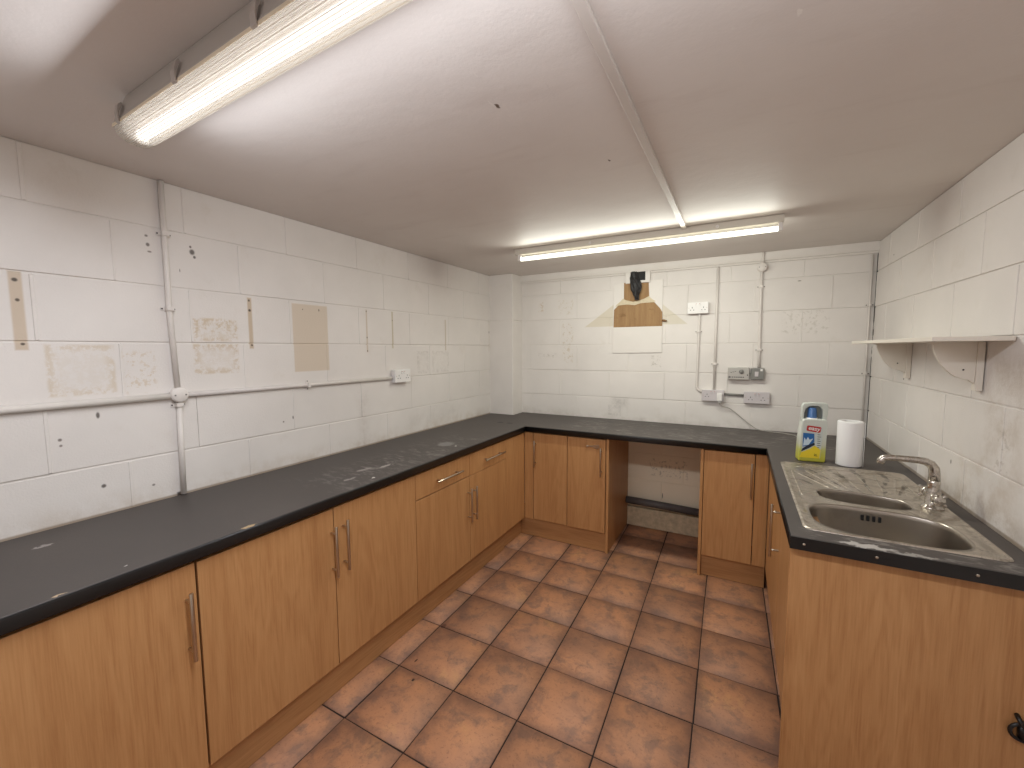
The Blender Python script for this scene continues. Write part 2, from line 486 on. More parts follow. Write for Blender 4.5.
def worktop_mat():
    t = NT('slate_laminate')
    p = t.pos(); x, y, z = t.sep(p)
    n = t.noise(p, 3.0, 6, 0.65)
    f = t.noise(p, 260, 3, 0.7)
    col = t.ramp(n, [(0.3, lin((69, 63, 60))), (0.7, lin((83, 76, 72)))])
    col = t.mix(t.math('MULTIPLY', t.smooth(f, 0.45, 0.7), 0.3), col, lin((60, 56, 55)))
    # chalky smears, spills and scratches
    sm = t.noise(t.mapping(p, (3, 9, 1), rot=(0, 0, 0.6)), 4.0, 6, 0.7, 0.8)
    zone = t.math('ADD', t.rect(x, y, 0.30, 0.60, -2.35, -1.20, soft=0.15), t.math('ADD', t.rect(x, y, 0.9, 2.7, -0.62, -0.05, soft=0.1), t.rect(x, y, 2.30, 2.80, -2.02, -1.90, soft=0.03)), clamp=True)
    col = t.mix(t.math('MULTIPLY', t.math('MULTIPLY', t.smooth(sm, 0.50, 0.66), zone), 0.55), col, lin((150, 144, 138)))
    sm2 = t.noise(p, 14, 6, 0.75)
    col = t.mix(t.math('MULTIPLY', t.math('MULTIPLY', t.smooth(sm2, 0.56, 0.7), t.rect(x, y, 1.2, 2.4, -0.60, -0.05, soft=0.1)), 0.5), col, lin((54, 46, 42)))
    dots = [(0.172, -3.19, 0.010, 0.022, (160, 152, 148)), (0.557, -3.125, 0.004, 0.004, (220, 214, 210)), (0.600, -3.26, 0.005, 0.012, (196, 170, 140)),
            (0.600, -2.796, 0.007, 0.026, (176, 150, 116)), (0.41, -2.12, 0.012, 0.04, (150, 142, 138)), (0.46, -2.02, 0.009, 0.05, (170, 162, 156)), (0.515, -1.475, 0.008, 0.010, (235, 228, 222)),
            (0.43, -1.46, 0.05, 0.06, (128, 124, 122)), (0.56, -2.19, 0.008, 0.012, (226, 220, 214)), (0.475, -2.26, 0.012, 0.035, (150, 143, 138)),
            (2.45, -1.99, 0.07, 0.012, (190, 184, 178)), (2.56, -2.0, 0.05, 0.008, (160, 154, 148))]
    wob = t.math('MULTIPLY', t.math('SUBTRACT', t.noise(p, 40, 4), 0.5), 0.05)
    x2 = t.math('ADD', x, wob); y2 = t.math('ADD', y, t.math('MULTIPLY', wob, 1.3))
    for cx, cy, rx, ry, c in dots:
        col = t.mix(t.math('MULTIPLY', t.dot(x2, y2, cx, cy, rx, ry), 0.85), col, lin(c))
    for cx, cy in ((0.342, -0.600), (0.430, -0.598)):
        col = t.mix(t.dot(x, y, cx, cy, 0.030, 0.020, 0.15), col, lin((16, 14, 13)))
    t.set(Base_Color=col, Roughness=t.math('MULTIPLY_ADD', n, 0.2, 0.42), Specular_IOR_Level=0.4)
    t.bump(f, 0.12, 0.0008)
    return t.m
M['worktop'] = worktop_mat()
M['edge'] = plain('black_worktop_edge', (20, 18, 18), 0.35, var=0.25, vscale=30)

def steel(name, col, rough, dirt=0.0, dscale=9):
    t = NT(name)
    p = t.pos()
    c = lin(col)
    if dirt:
        n = t.noise(p, dscale, 6, 0.72, 0.7)
        m = t.math('MULTIPLY', t.smooth(n, 0.42, 0.66), dirt)
        t.set(Base_Color=t.mix(m, c, lin((122, 108, 92))), Metallic=t.math('SUBTRACT', 1.0, t.math('MULTIPLY', m, 0.75)), Roughness=t.math('MULTIPLY_ADD', m, 0.4, rough))
    else:
        t.set(Base_Color=c, Metallic=1.0, Roughness=rough)
    return t.m
M['handle'] = steel('brushed_handle_steel', (196, 184, 168), 0.28)
def sink_mat():
    t = NT('stained_sink_steel')
    p = t.pos(); x, y, z = t.sep(p)
    n = t.noise(p, 9, 6, 0.72, 0.7)
    m = t.math('MULTIPLY', t.smooth(n, 0.42, 0.66), 0.85)
    wob = t.math('MULTIPLY', t.math('SUBTRACT', t.noise(p, 6, 4), 0.5), 0.09)
    ang = t.math('ARCTAN2', t.math('SUBTRACT', y, -1.62), t.math('SUBTRACT', t.math('ADD', x, wob), 2.60))
    lines = t.smooth(t.math('SINE', t.math('MULTIPLY', ang, 37.0)), 0.62, 0.95)
    zone = t.rect(x, y, 2.33, 2.77, -1.38, -1.00, soft=0.05)
    g = t.math('MULTIPLY', t.math('MULTIPLY', lines, zone), t.smooth(t.noise(p, 14, 5, 0.7), 0.38, 0.6))
    blot = t.math('MULTIPLY', t.smooth(t.noise(t.mapping(p, (1, 1.6, 1)), 22, 6, 0.75, 1.0), 0.52, 0.68), 0.5)
    c = t.mix(m, lin((205, 196, 184)), lin((124, 110, 94)))
    c = t.mix(blot, c, lin((88, 74, 60)))
    c = t.mix(t.math('MULTIPLY', g, 0.85), c, lin((58, 48, 40)))
    d = t.math('MAXIMUM', t.math('MAXIMUM', m, g), blot)
    t.set(Base_Color=c, Metallic=t.math('SUBTRACT', 1.0, t.math('MULTIPLY', d, 0.8), clamp=True), Roughness=t.math('MULTIPLY_ADD', d, 0.4, 0.30))
    return t.m
M['sink'] = sink_mat()
M['bowl'] = steel('brushed_bowl_steel', (176, 168, 158), 0.30, 0.15, 5)
M['chrome'] = steel('dull_chrome', (206, 200, 192), 0.14, 0.55, 60)
M['metal_clad'] = plain('metal_clad_box', (186, 182, 176), 0.42, 0.25)
M['trim_paint'] = plain('painted_conduit', (226, 219, 213), 0.45, var=0.06, vscale=20)
M['white_plastic'] = plain('white_plastic', (236, 233, 230), 0.3)
M['lilac_plastic'] = plain('off_white_plastic', (205, 198, 200), 0.35)
M['grey_plastic'] = plain('grey_plastic', (128, 126, 122), 0.4)
M['black_plastic'] = plain('black_plastic', (20, 18, 18), 0.35)
M['slot'] = plain('dark_slot', (22, 20, 20), 0.7)
M['red_dot'] = plain('red_marker', (170, 40, 34), 0.4)
M['cable_grey'] = plain('grey_cable', (176, 170, 162), 0.5)
M['black_pipe'] = plain('black_waste_pipe', (100, 94, 92), 0.55, var=0.3, vscale=12)
M['batten'] = plain('painted_batten', (214, 208, 196), 0.4)
M['housing'] = plain('grey_lamp_housing', (190, 184, 178), 0.5)
M['clip'] = plain('lamp_clip', (186, 178, 172), 0.4)
M['paper'] = plain('kitchen_paper', (240, 238, 238), 0.9, bump=0.5, bscale=300)
M['card'] = plain('cardboard_core', (120, 96, 74), 0.9)
M['shelf_paint'] = plain('shelf_paint', (232, 224, 212), 0.5, var=0.05)
M['board_paint'] = plain('painted_board', (229, 223, 217), 0.5, var=0.04)
M['duct'] = plain('torn_black_plastic', (40, 38, 40), 0.55, var=0.6, vscale=40)
M['skirting'] = plain('worn_skirting', (214, 194, 162), 0.7, var=0.35, vscale=26)
def mdf():
    t = NT('bare_hardboard')
    p = t.pos()
    n = t.noise(t.mapping(p, (26, 26, 3)), 1.5, 5, 0.7)
    col = t.ramp(n, [(0.3, lin((146, 112, 76))), (0.7, lin((168, 134, 94)))])
    col = t.mix(t.math('MULTIPLY', t.smooth(t.noise(p, 18, 5), 0.58, 0.7), 0.5), col, lin((118, 82, 48)))
    t.set(Base_Color=col, Roughness=0.8)
    return t.m
M['mdf'] = mdf()
M['torn_paper'] = plain('torn_paper_edge', (220, 206, 178), 0.9, var=0.15, vscale=50)

def emissive(name, col, strength):
    t = NT(name)
    t.set(Base_Color=(0.9, 0.9, 0.9, 1), Emission_Color=col, Emission_Strength=strength)
    return t.m
M['tube_near'] = emissive('near_tube_glow', (1.0, 0.98, 0.95, 1), NEAR_TUBE)
M['tube_far'] = emissive('far_tube_glow', (1.0, 0.99, 0.80, 1), FAR_TUBE)

def diffuser_mat(name, clear, tint):
    t = NT(name)
    tr = t.node('ShaderNodeBsdfTransparent'); tr.inputs[0].default_value = (0.97, 0.96, 0.94, 1)
    tl = t.node('ShaderNodeBsdfTranslucent'); tl.inputs[0].default_value = tint
    df = t.node('ShaderNodeBsdfDiffuse'); df.inputs[0].default_value = (0.85, 0.82, 0.77, 1)
    gl = t.node('ShaderNodeBsdfGlossy'); gl.inputs['Roughness'].default_value = 0.2
    m1 = t.node('ShaderNodeMixShader'); m1.inputs[0].default_value = 0.35
    t.link(tl.outputs[0], m1.inputs[1]); t.link(df.outputs[0], m1.inputs[2])
    m2 = t.node('ShaderNodeMixShader'); m2.inputs[0].default_value = 1.0 - clear
    t.link(tr.outputs[0], m2.inputs[1]); t.link(m1.outputs[0], m2.inputs[2])
    m3 = t.node('ShaderNodeMixShader'); m3.inputs[0].default_value = 0.05
    t.link(m2.outputs[0], m3.inputs[1]); t.link(gl.outputs[0], m3.inputs[2])
    t.link(m3.outputs[0], t.out.inputs['Surface'])
    return t.m
M['diffuser'] = diffuser_mat('ribbed_cover_clear', 0.40, (0.95, 0.93, 0.89, 1))
M['diffuser_rib'] = diffuser_mat('ribbed_cover_frosted', 0.08, (0.62, 0.57, 0.50, 1))

# ------------------------------------------------------------------ the room
def block_wall(name, frame, a0, a1, mat, joints, zmin, rows, extra=None):
    mb = MB()
    mb.fn = frame
    mb.box((a0, -0.12, 0), (a1, -0.0045, H))             # backing behind the joints
    mb.fn = on(frame)
    rng = random.Random(name)
    for r in range(len(rows)-1):
        z0, z1 = rows[r], rows[r+1]
        off = joints[r % 2]
        k0 = math.floor((a0-off)/0.457) - 1
        for k in range(k0, k0+40):
            s, e = off + k*0.457, off + (k+1)*0.457
            s2, e2 = max(s, a0), min(e, a1)
            if e2 - s2 < 0.02: continue
            g = 0.0032; gv = 0.0008
            dep = rng.uniform(-0.0012, 0.0012)
            mb.chamfer_block(s2+(gv if s2 == s else 0), e2-(gv if e2 == e else 0), z0+g, min(z1-g, H), -0.005, dep, 0.0016)
            if e2 == e and e < a1 - 0.02 and rng.random() < 0.85:
                w = rng.uniform(0.0035, 0.006)
                mb.chamfer_block(e-w, e+w, z0+g+0.002, min(z1-g-0.002, H), -0.005, max(dep, 0) + 0.0024, 0.0022)
    mb.fn = None
    if extra: extra(mb)
    return structure(build(name, mb, mat, origin=(0, 0, 0)))

ROWS = [0.0] + [1.097 - 0.2295*k for k in (4, 3, 2, 1)] + [1.097 + 0.2295*k for k in range(0, 6)]
ROWS[-1] = H
block_wall('wall_left', LEFT, D, 0.0, M['wall_left'], (-2.447-0.457*9, -2.662-0.457*9), 0, ROWS)
def back_extra(mb):
    # the top course stands proud as a ledge under the ceiling
    mb.fn = BACK
    mb.box((0.24, -0.004, 2.134), (W, 0.016, H))
    mb.box((0.24, -0.004, 2.148), (W, 0.030, H))
    mb.fn = None
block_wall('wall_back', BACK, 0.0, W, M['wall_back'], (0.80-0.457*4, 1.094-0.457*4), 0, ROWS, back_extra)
block_wall('wall_right', RIGHT, D, 0.0, M['wall_right'], (-0.94-0.457*9, -1.18-0.457*9), 0, ROWS)
mb = MB(); mb.box((-0.12, D-0.1, 0), (W+0.12, D, H)); structure(build('wall_front', mb, M['wall_plain'], origin=(0, 0, 0)))
mb = MB(); mb.box((-0.12, D-0.1, H), (W+0.12, 0.12, H+0.1)); structure(build('ceiling', mb, M['ceiling'], origin=(0, 0, 0)))
# boxed pier in the left back corner
mb = MB()
mb.box((-0.004, -0.192, 0), (0.2430, 0.004, 1.788)); mb.box((-0.004, -0.1935, 1.788), (0.2445, 0.004, H))
structure(build('wall_corner', mb, M['wall_plain'], bevel=0.004, origin=(0, 0, 0)))
# floor: grout bed and slightly uneven terracotta tiles
mb = MB()
mb.mi = 1; mb.box((-0.12, D-0.1, -0.1), (W+0.12, 0.12, -0.004)); mb.mi = 0
rng = random.Random(3)
PX, PY, G = 0.3225, 0.3255, 0.0028
for i in range(-1, 10):
    for j in range(-14, 2):
        x0, y0 = 1.312 + PX*(i-4), -1.540 + PY*(j+4)
        dz = [rng.uniform(-0.0012, 0.0008) for _ in range(4)]
        cs = []
        for (ax, ay) in ((0,0),(1,0),(1,1),(0,1)):
            x = x0 + ax*PX; y = y0 + ay*PY
            cs.append((x + (-G if ax else G) + rng.uniform(-0.0016, 0.0016) - 0.020*(y+1.2), y + (-G if ay else G) + rng.uniform(-0.0016, 0.0016)))
        if min(c[0] for c in cs) < -0.1 or max(c[0] for c in cs) > W+0.1 or max(c[1] for c in cs) > 0.1 or min(c[1] for c in cs) < D-0.09: continue
        cx = sum(c[0] for c in cs)/4; cy = sum(c[1] for c in cs)/4
        ins = [(c[0]+(cx-c[0])*0.012, c[1]+(cy-c[1])*0.012) for c in cs]
        A = [mb.v((c[0], c[1], -0.005)) for c in cs]
        B = [mb.v((c[0], c[1], -0.0028+d)) for c, d in zip(cs, dz)]
        C = [mb.v((c[0], c[1], d)) for c, d in zip(ins, dz)]
        for q in range(4):
            mb.f([A[q], A[(q+1)%4], B[(q+1)%4], B[q]]); mb.f([B[q], B[(q+1)%4], C[(q+1)%4], C[q]], True)
        mb.f(C, True)
structure(build('floor', mb, [M['tile'], M['grout']], origin=(0, 0, 0)))
# skirting board seen under the worktop, in the open bay
mb = MB(); mb.fn = BACK; mb.box((1.277, 0.0, 0.002), (1.884, 0.035, 0.165))
structure(build('baseboard_back', mb, M['skirting'], bevel=0.004, origin=(0, 0, 0)))

# ------------------------------------------------------------------ base cabinets
def bar_handle(door, fr, a, b, face):
    # a, b: (u, z) ends of the bar; two posts hold it off the door
    mb = MB()
    P = lambda q, v: Vector(fr(q[0], v, q[1]))
    out = face + 0.033
    mb.tube([P(a, out), P(b, out)], 0.0062, 12)
    for k in (0.14, 0.86):
        q = (a[0]+(b[0]-a[0])*k, a[1]+(b[1]-a[1])*k)
        mb.tube([P(q, out), P(q, face-0.001)], 0.0048, 10)
    return build('handle', mb, M['handle'], door, bevel=0.0008)

def cabinet(label, fr, u0, u1, face, fronts, origin_uv, end_left=False, end_right=False, z_base=0.15):
    """fronts: list of (kind, u0, u1, z0, z1, handle) with handle = ((u,z),(u,z)) or None"""
    o = thing('base_cabinet', label, 'cabinet', fr((u0+u1)/2, face/2, 0), 'beech base cabinets')
    mb = MB(); mb.fn = fr
    t = 0.016; dp = face - 0.021
    mb.box((u0, 0.012, z_base), (u0+t, dp, 0.866)); mb.box((u1-t, 0.012, z_base), (u1, dp, 0.866))
    mb.box((u0+t, 0.012, z_base), (u1-t, dp, z_base+t)); mb.box((u0+t, 0.012, z_base+t), (u1-t, 0.020, 0.866))
    mb.box((u0+t, dp-0.08, 0.846), (u1-t, dp, 0.866))
    mid = (u0+u1)/2
    for uu in (u0+0.05, u1-0.05):                         # feet
        for vv in (0.10, dp-0.10): mb.box((uu-0.02, vv-0.02, 0.0), (uu+0.02, vv+0.02, z_base))
    build('carcass', mb, M['carcass'], o)
    for kind, a, b, z0, z1, hd in fronts:
        mb = MB(); mb.fn = fr
        mb.box((a, face-0.018, z0), (b, face, z1))
        d = build(kind, mb, M['wood'], o, bevel=0.0016)
        if hd: bar_handle(d, fr, hd[0], hd[1], face)
    return o

G2 = 0.0022
def V(u, z0=0.557, z1=0.777): return ((u, z0), (u, z1))
# left run
cabinet('base cabinet at the near left, cut by the picture edge, handle beside its seam', LEFT, -3.966, -2.962, LF,
    [('door', -3.963, -3.464-G2, 0.148, 0.853, V(-3.51)), ('door', -3.464+G2, -2.962-G2-0.001, 0.148, 0.853, V(-2.994, 0.553, 0.775))], 0)
cabinet('wide double-door base cabinet on the left with two facing bar handles', LEFT, -2.9595, -1.935, LF,
    [('door', -2.962+G2+0.001, -2.4475-G2, 0.148, 0.851, V(-2.462, 0.560, 0.780)), ('door', -2.4475+G2, -1.934-G2, 0.148, 0.853, V(-2.402, 0.566, 0.790))], 0)
drawercab = cabinet('drawer base cabinet on the left with two drawers above two doors', LEFT, -1.932, -0.947, LF,
    [('drawer', -1.934+G2, -1.4235-G2, 0.7135, 0.853, ((-1.783, 0.778), (-1.535, 0.778))),
     ('drawer', -1.4235+G2, -0.945-0.0012, 0.7110, 0.853, ((-1.272, 0.780), (-1.012, 0.780))),
     ('door', -1.934+G2, -1.4235-G2, 0.148, 0.7085, V(-1.446, 0.420, 0.640)),
     ('door', -1.4235+G2, -0.945-0.0012, 0.148, 0.7085, V(-1.388, 0.420, 0.640))], 0)
mb = MB(); mb.fn = LEFT; mb.box((-0.945+0.0012, LF-0.018, 0.150), (-0.6385, LF, 0.853))
mb.box((-0.945+0.01, LF-0.06, 0.150), (-0.929, LF-0.018, 0.853))
build('corner_panel', mb, M['wood'], drawercab, bevel=0.0012)
# back run
mb = MB(); mb.fn = BACK; mb.box((0.5895, BF-0.03, 0.150), (0.662, BF-0.001, 0.860))
tag(build('corner_post', mb, M['wood'], bevel=0.0015), 'narrow wooden corner post left of the two narrow doors', 'post')
cabinet('narrow double-door base cabinet under the back worktop, left of the open bay', BACK, 0.664, 1.2535, BF,
    [('door', 0.667, 0.953-0.002, 0.154, 0.858, V(0.689, 0.592, 0.802)), ('door', 0.953+0.002, 1.250, 0.152, 0.857, V(1.222, 0.588, 0.800))], 0)
cabinet('single-door base cabinet right of the open bay, in the right corner', BACK, 1.905, 2.196, BF,
    [('door', 1.907, 2.194, 0.146, 0.860, V(2.179, 0.580, 0.806))], 0)
def end_panel(fr, u0, u1, v0, v1, z0, z1, label, parts=None):
    mb = MB(); mb.fn = fr; mb.box((u0, v0, z0), (u1, v1, z1))
    return tag(build('end_panel', mb, M['wood'], bevel=0.0015), label, 'panel', 'wooden end panels')
end_panel(BACK, 1.256, 1.2745, 0.012, BF-0.001, 0.0015, 0.8675, 'wooden end panel on the left side of the open bay')
end_panel(BACK, 1.885, 1.9035, 0.012, BF-0.001, 0.0015, 0.8675, 'wooden end panel on the right side of the open bay')
mb = MB(); mb.fn = BACK; mb.box((2.1985, BF-0.020, 0.146), (2.2715, BF-0.001, 0.862))
tag(build('corner_post', mb, M['wood'], bevel=0.0015), 'wooden filler post in the corner beside the sink cabinet', 'post')
# a small bent catch stuck across the top of the second narrow door
mb = MB(); mb.fn = BACK
arm = [(1.112, 0.800), (1.124, 0.806), (1.150, 0.805), (1.170, 0.812), (1.200, 0.816), (1.206, 0.800), (1.200, 0.790), (1.180, 0.786), (1.150, 0.796), (1.124, 0.797), (1.114, 0.793)]
mb.fn = None
mb.prism(arm, BF+0.0005, BF+0.007, on(BACK))
mb.fn = BACK; mb.lathe([(0.0001, 0.0), (0.008, 0.0), (0.008, 0.012), (0.0001, 0.012)], (1.114, BF+0.0, 0.799), 12, 'y'); mb.fn = None
tag(build('door_catch', mb, M['handle'], bevel=0.001), 'small tarnished metal catch across the top of a narrow door', 'catch')

# right run: sink cabinet
sinkcab = cabinet('sink base cabinet on the right with its handled door facing the room', RIGHT, -1.9665, -0.690, RF,
    [('door', -1.9655, -1.452, 0.148, 0.858, None), ('door', -1.448, -0.952, 0.148, 0.858, V(-1.415, 0.565, 0.812)), ('filler', -0.948, -0.660, 0.148, 0.858, None)], 0)
mb = MB(); mb.box((2.256, -1.9860, 0.0015), (W-0.004, -1.9680, 0.8675))
o = tag(build('end_panel', mb, M['wood'], bevel=0.0015), 'large wooden end panel below the sink, facing the viewer', 'panel', 'wooden end panels')
hk = MB()
hk.tube([(2.800, -1.9855, 0.500), (2.797, -2.0055, 0.500), (2.800, -2.0095, 0.490), (2.812, -2.0095, 0.478)], [0.006, 0.006, 0.006, 0.004], 10)
pts = [(2.812 + 0.027*math.cos(a), -1.9955, 0.458 + 0.024*math.sin(a)) for a in [math.pi*k/10 for k in range(0, 21)]]
hk.tube(pts, 0.0048, 10, caps=False)
hk.tube([(2.812, -1.9855, 0.481), (2.812, -1.9965, 0.481)], 0.007, 10)
hk.tube([(2.812, -1.9915, 0.440), (2.812, -1.9915, 0.476)], 0.011, 10)
tag(build('ring_pull', hk, M['black_plastic']), 'black ring pull low on the end panel at the right edge', 'pull')

# plinths
def plinth(fr, u0, u1, v0, v1, h, label):
    mb = MB(); mb.fn = fr; mb.box((u0, v0, 0.002), (u1, v1, h))
    return tag(build('plinth', mb, M['wood_h'], bevel=0.001), label, 'plinth', 'wooden plinths')
plinth(LEFT, -3.966, -0.932, LF-0.048, LF-0.030, 0.145, 'long wooden plinth below the left cabinets')
plinth(LEFT, -0.930, -0.590, LF-0.062, LF-0.044, 0.148, 'short wooden plinth piece below the left corner filler panel')
plinth(BACK, 0.546, 1.2545, BF-0.038, BF-0.020, 0.148, 'wooden plinth under the two narrow back doors')
plinth(BACK, 1.905, 2.272, BF-0.040, BF-0.022, 0.143, 'wooden plinth under the back right corner cabinet')
plinth(RIGHT, -1.9665, -0.602, RF-0.048, RF-0.030, 0.145, 'wooden plinth under the sink cabinet doors')

# ------------------------------------------------------------------ worktop
SX0, SX1, SY0, SY1 = 2.298, 2.800, -1.930, -0.972       # sink outline
def loop_fill(bm, loops, z):
    edges = []
    for lp in loops:
        vs = [bm.verts.new((x, y, z)) for x, y in lp]
        for i in range(len(vs)): edges.append(bm.edges.new((vs[i], vs[(i+1) % len(vs)])))
    bmesh.ops.triangle_fill(bm, use_beauty=True, use_dissolve=True, edges=edges, normal=(0, 0, 1))
mb = MB()
YN = -2.0095
outline = [(0.006, -3.966), (0.6055, -3.966), (0.6055, -0.6565), (2.2550, -0.6565), (2.2550, YN), (W-0.005, YN), (W-0.005, -0.006), (0.249, -0.006), (0.249, -0.197), (0.006, -0.197)]
hole = [(SX0+0.02, SY0+0.02), (SX1-0.02, SY0+0.02), (SX1-0.02, SY1-0.02), (SX0+0.02, SY1-0.02)]
wt = thing('worktop', 'dark slate-grey U-shaped worktop with black front edge along three walls', 'worktop', (1.4, -1.0, 0.87))
for z in (WT, 0.870): loop_fill(mb.bm, [outline, hole], z)
for lp in (outline, hole):
    for i in range(len(lp)):
        (x0, y0), (x1, y1) = lp[i], lp[(i+1) % len(lp)]
        mb.f([mb.v((x0, y0, 0.87)), mb.v((x1, y1, 0.87)), mb.v((x1, y1, WT)), mb.v((x0, y0, WT))])
build('top', mb, M['worktop'], wt, bevel=0.003, seg=3)
mb = MB()
def edge_strip(p, q, n):
    # rounded black nosing from p to q, n points outward
    prof = [(0.0002, 0.8690), (0.0028, 0.8690), (0.0036, 0.872), (0.0036, 0.9010), (0.0026, 0.9065), (0.0002, 0.9085)]
    ra = [mb.v((p[0]+n[0]*d, p[1]+n[1]*d, z)) for d, z in prof]
    rb = [mb.v((q[0]+n[0]*d, q[1]+n[1]*d, z)) for d, z in prof]
    for i in range(len(prof)-1): mb.f([ra[i], rb[i], rb[i+1], ra[i+1]], True)
    mb.f(ra); mb.f(rb[::-1]); mb.f([ra[0], rb[0], rb[-1], ra[-1]])
edge_strip((0.6055, -3.966), (0.6055, -0.6565), (1, 0))
edge_strip((0.6055, -0.6565), (2.2550, -0.6565), (0, -1))
edge_strip((2.2550, -0.660), (2.2550, YN), (-1, 0))
build('front_edge', mb, M['edge'], wt)
mb = MB(); mb.box((2.2515, YN-0.004, 0.868), (W-0.006, YN-0.0003, 0.9095))
es = build('end_strip', mb, M['edge'], wt, bevel=0.001)
es['label'] = 'black screwed end strip'
for x in (2.290, 2.472, 2.689):
    s = MB(); s.lathe([(0.0001, 0.0), (0.0042, 0.0), (0.0036, -0.0018), (0.0001, -0.0024)], (x, YN-0.004, 0.889), 10, 'y')
    build('screw', s, M['handle'], es)

# ------------------------------------------------------------------ sink
sink = thing('inset_sink', 'stained stainless steel sink with one and a half bowls and fan-grooved drainer', 'sink', (2.55, -1.45, WT))
def superloop(cx, cy, rx, ry, n=40, e=2.6, lean=0.0):
    out = []
    for k in range(n):
        a = 2*math.pi*k/n
        c, s = math.cos(a), math.sin(a)
        x = abs(c)**(2/e)*math.copysign(1, c)*rx
        y = abs(s)**(2/e)*math.copysign(1, s)*ry
        out.append((cx + x, cy + y + lean*x))
    return out
main = superloop(2.540, -1.765, 0.205, 0.152, 48, 3.2, -0.03)
half = superloop(2.540, -1.490, 0.146, 0.083, 40, 3.0, -0.06)
def rrect(x0, x1, y0, y1, r, n=6):
    out = []
    for cx, cy, a0 in ((x1-r, y1-r, 0), (x0+r, y1-r, 90), (x0+r, y0+r, 180), (x1-r, y0+r, 270)):
        for k in range(n+1):
            a = math.radians(a0 + 90*k/n)
            out.append((cx + r*math.cos(a), cy + r*math.sin(a)))
    return out
ZD = WT + 0.0022
mb = MB()
loop_fill(mb.bm, [rrect(SX0+0.014, SX1-0.014, SY0+0.014, SY1-0.014, 0.022), main, half], ZD)
for f in mb.bm.faces: f.smooth = True
# raised rolled rim
ro = [rrect(SX0, SX1, SY0, SY1, 0.03), rrect(SX0+0.002, SX1-0.002, SY0+0.002, SY1-0.002, 0.03), rrect(SX0+0.006, SX1-0.006, SY0+0.006, SY1-0.006, 0.027), rrect(SX0+0.011, SX1-0.011, SY0+0.011, SY1-0.011, 0.024), rrect(SX0+0.014, SX1-0.014, SY0+0.014, SY1-0.014, 0.022)]
zs = [WT+0.0003, WT+0.0035, WT+0.0050, WT+0.0042, ZD]
rings = [[mb.v((x, y, z)) for x, y in lp] for lp, z in zip(ro, zs)]
for i in range(len(rings)-1):
    n = len(rings[i])
    for k in range(n): mb.f([rings[i][k], rings[i][(k+1)%n], rings[i+1][(k+1)%n], rings[i+1][k]], True)
# pressed fan of drainer ridges
def ridge(p, q, r=0.004, w=0.9):
    pts = []
    for k in range(9):
        u = k/8
        pts.append((p[0]+(q[0]-p[0])*u, p[1]+(q[1]-p[1])*u, ZD - r*0.45))
    mb.tube(pts, [r*0.2] + [r]*7 + [r*0.2], 8)
fan = (2.60, -1.56)
for k in range(9):
    a = math.radians(52 + 9.5*k)
    r0, r1 = 0.20, 0.53
    p = (fan[0]+math.cos(a)*r0*1.15, fan[1]+math.sin(a)*r0); q = (fan[0]+math.cos(a)*r1*0.85, fan[1]+math.sin(a)*r1)
    q = (min(max(q[0], SX0+0.04), SX1-0.04), min(q[1], SY1-0.05)); p = (min(max(p[0], SX0+0.05), SX1-0.05), p[1])
    ridge(p, q, 0.0055)
arc = [(2.35 + 0.40*k/14, -1.055 + 0.018*math.sin(math.pi*k/14), ZD-0.002) for k in range(15)]
mb.tube(arc, [0.001]+[0.0045]*13+[0.001], 8)
side = [(2.335, -1.10 - 0.45*k/12, ZD-0.002) for k in range(13)]
mb.tube(side, [0.001]+[0.0045]*11+[0.001], 8)
build('drainer', mb, M['sink'], sink)
def bowl(name, lp, depth, cx, cy):
    mb = MB()
    def scale(s, z): return [mb.v((cx+(x-cx)*s, cy+(y-cy)*s, z)) for x, y in lp]
    R = [scale(1.02, ZD+0.0008), scale(1.0, ZD+0.0012), scale(0.985, ZD-0.004), scale(0.972, ZD-0.016), scale(0.94, ZD-depth*0.75), scale(0.90, ZD-depth*0.92), scale(0.82, ZD-depth*0.99), scale(0.5, ZD-depth), scale(0.16, ZD-depth-0.002)]
    for i in range(len(R)-1):
        n = len(R[i])
        for k in range(n): mb.f([R[i][k], R[i][(k+1)%n], R[i+1][(k+1)%n], R[i+1][k]], True)
    mb.f(R[-1])
    return build(name, mb, M['bowl'], sink)
b1 = bowl('main_bowl', main, 0.165, 2.540, -1.765)
b2 = bowl('half_bowl', half, 0.115, 2.540, -1.490)
# overflow slots high in the far wall of the main bowl
mb = MB()
for k in range(4):
    x = 2.512 + 0.017*k
    mb.box((x, -1.6255, 0.868), (x+0.009, -1.6185, 0.889))
build('overflow', mb, M['slot'], b1, bevel=0.002)
for bb, c, z in ((b1, (2.54, -1.765), ZD-0.167), (b2, (2.54, -1.490), ZD-0.117)):
    mb = MB(); mb.lathe([(0.0001, 0.001), (0.012, 0.001), (0.014, 0.003), (0.030, 0.004), (0.034, 0.001)], (c[0], c[1], z), 20)
    build('strainer', mb, M['chrome'], bb)
# tap
tap = thing('mixer_tap', 'worn chrome mixer tap with a long flat swivel spout behind the bowls', 'tap', (2.750, -1.485, ZD))
mb = MB(); mb.lathe([(0.0001, 0.0), (0.034, 0.0), (0.034, 0.004), (0.026, 0.010), (0.0225, 0.016), (0.0225, 0.062), (0.020, 0.070), (0.0185, 0.085), (0.0195, 0.100), (0.0165, 0.110), (0.0001, 0.110)], (2.750, -1.485, ZD), 28)
build('base', mb, M['chrome'], tap)
mb = MB()
sp = [(2.750, -1.485, ZD+0.100), (2.750, -1.485, ZD+0.130), (2.747, -1.485, ZD+0.152), (2.738, -1.485, ZD+0.167), (2.722, -1.485, ZD+0.176), (2.700, -1.485, ZD+0.1785), (2.640, -1.485, ZD+0.179), (2.610, -1.485, ZD+0.178), (2.598, -1.485, ZD+0.174), (2.592, -1.485, ZD+0.164), (2.591, -1.485, ZD+0.152)]
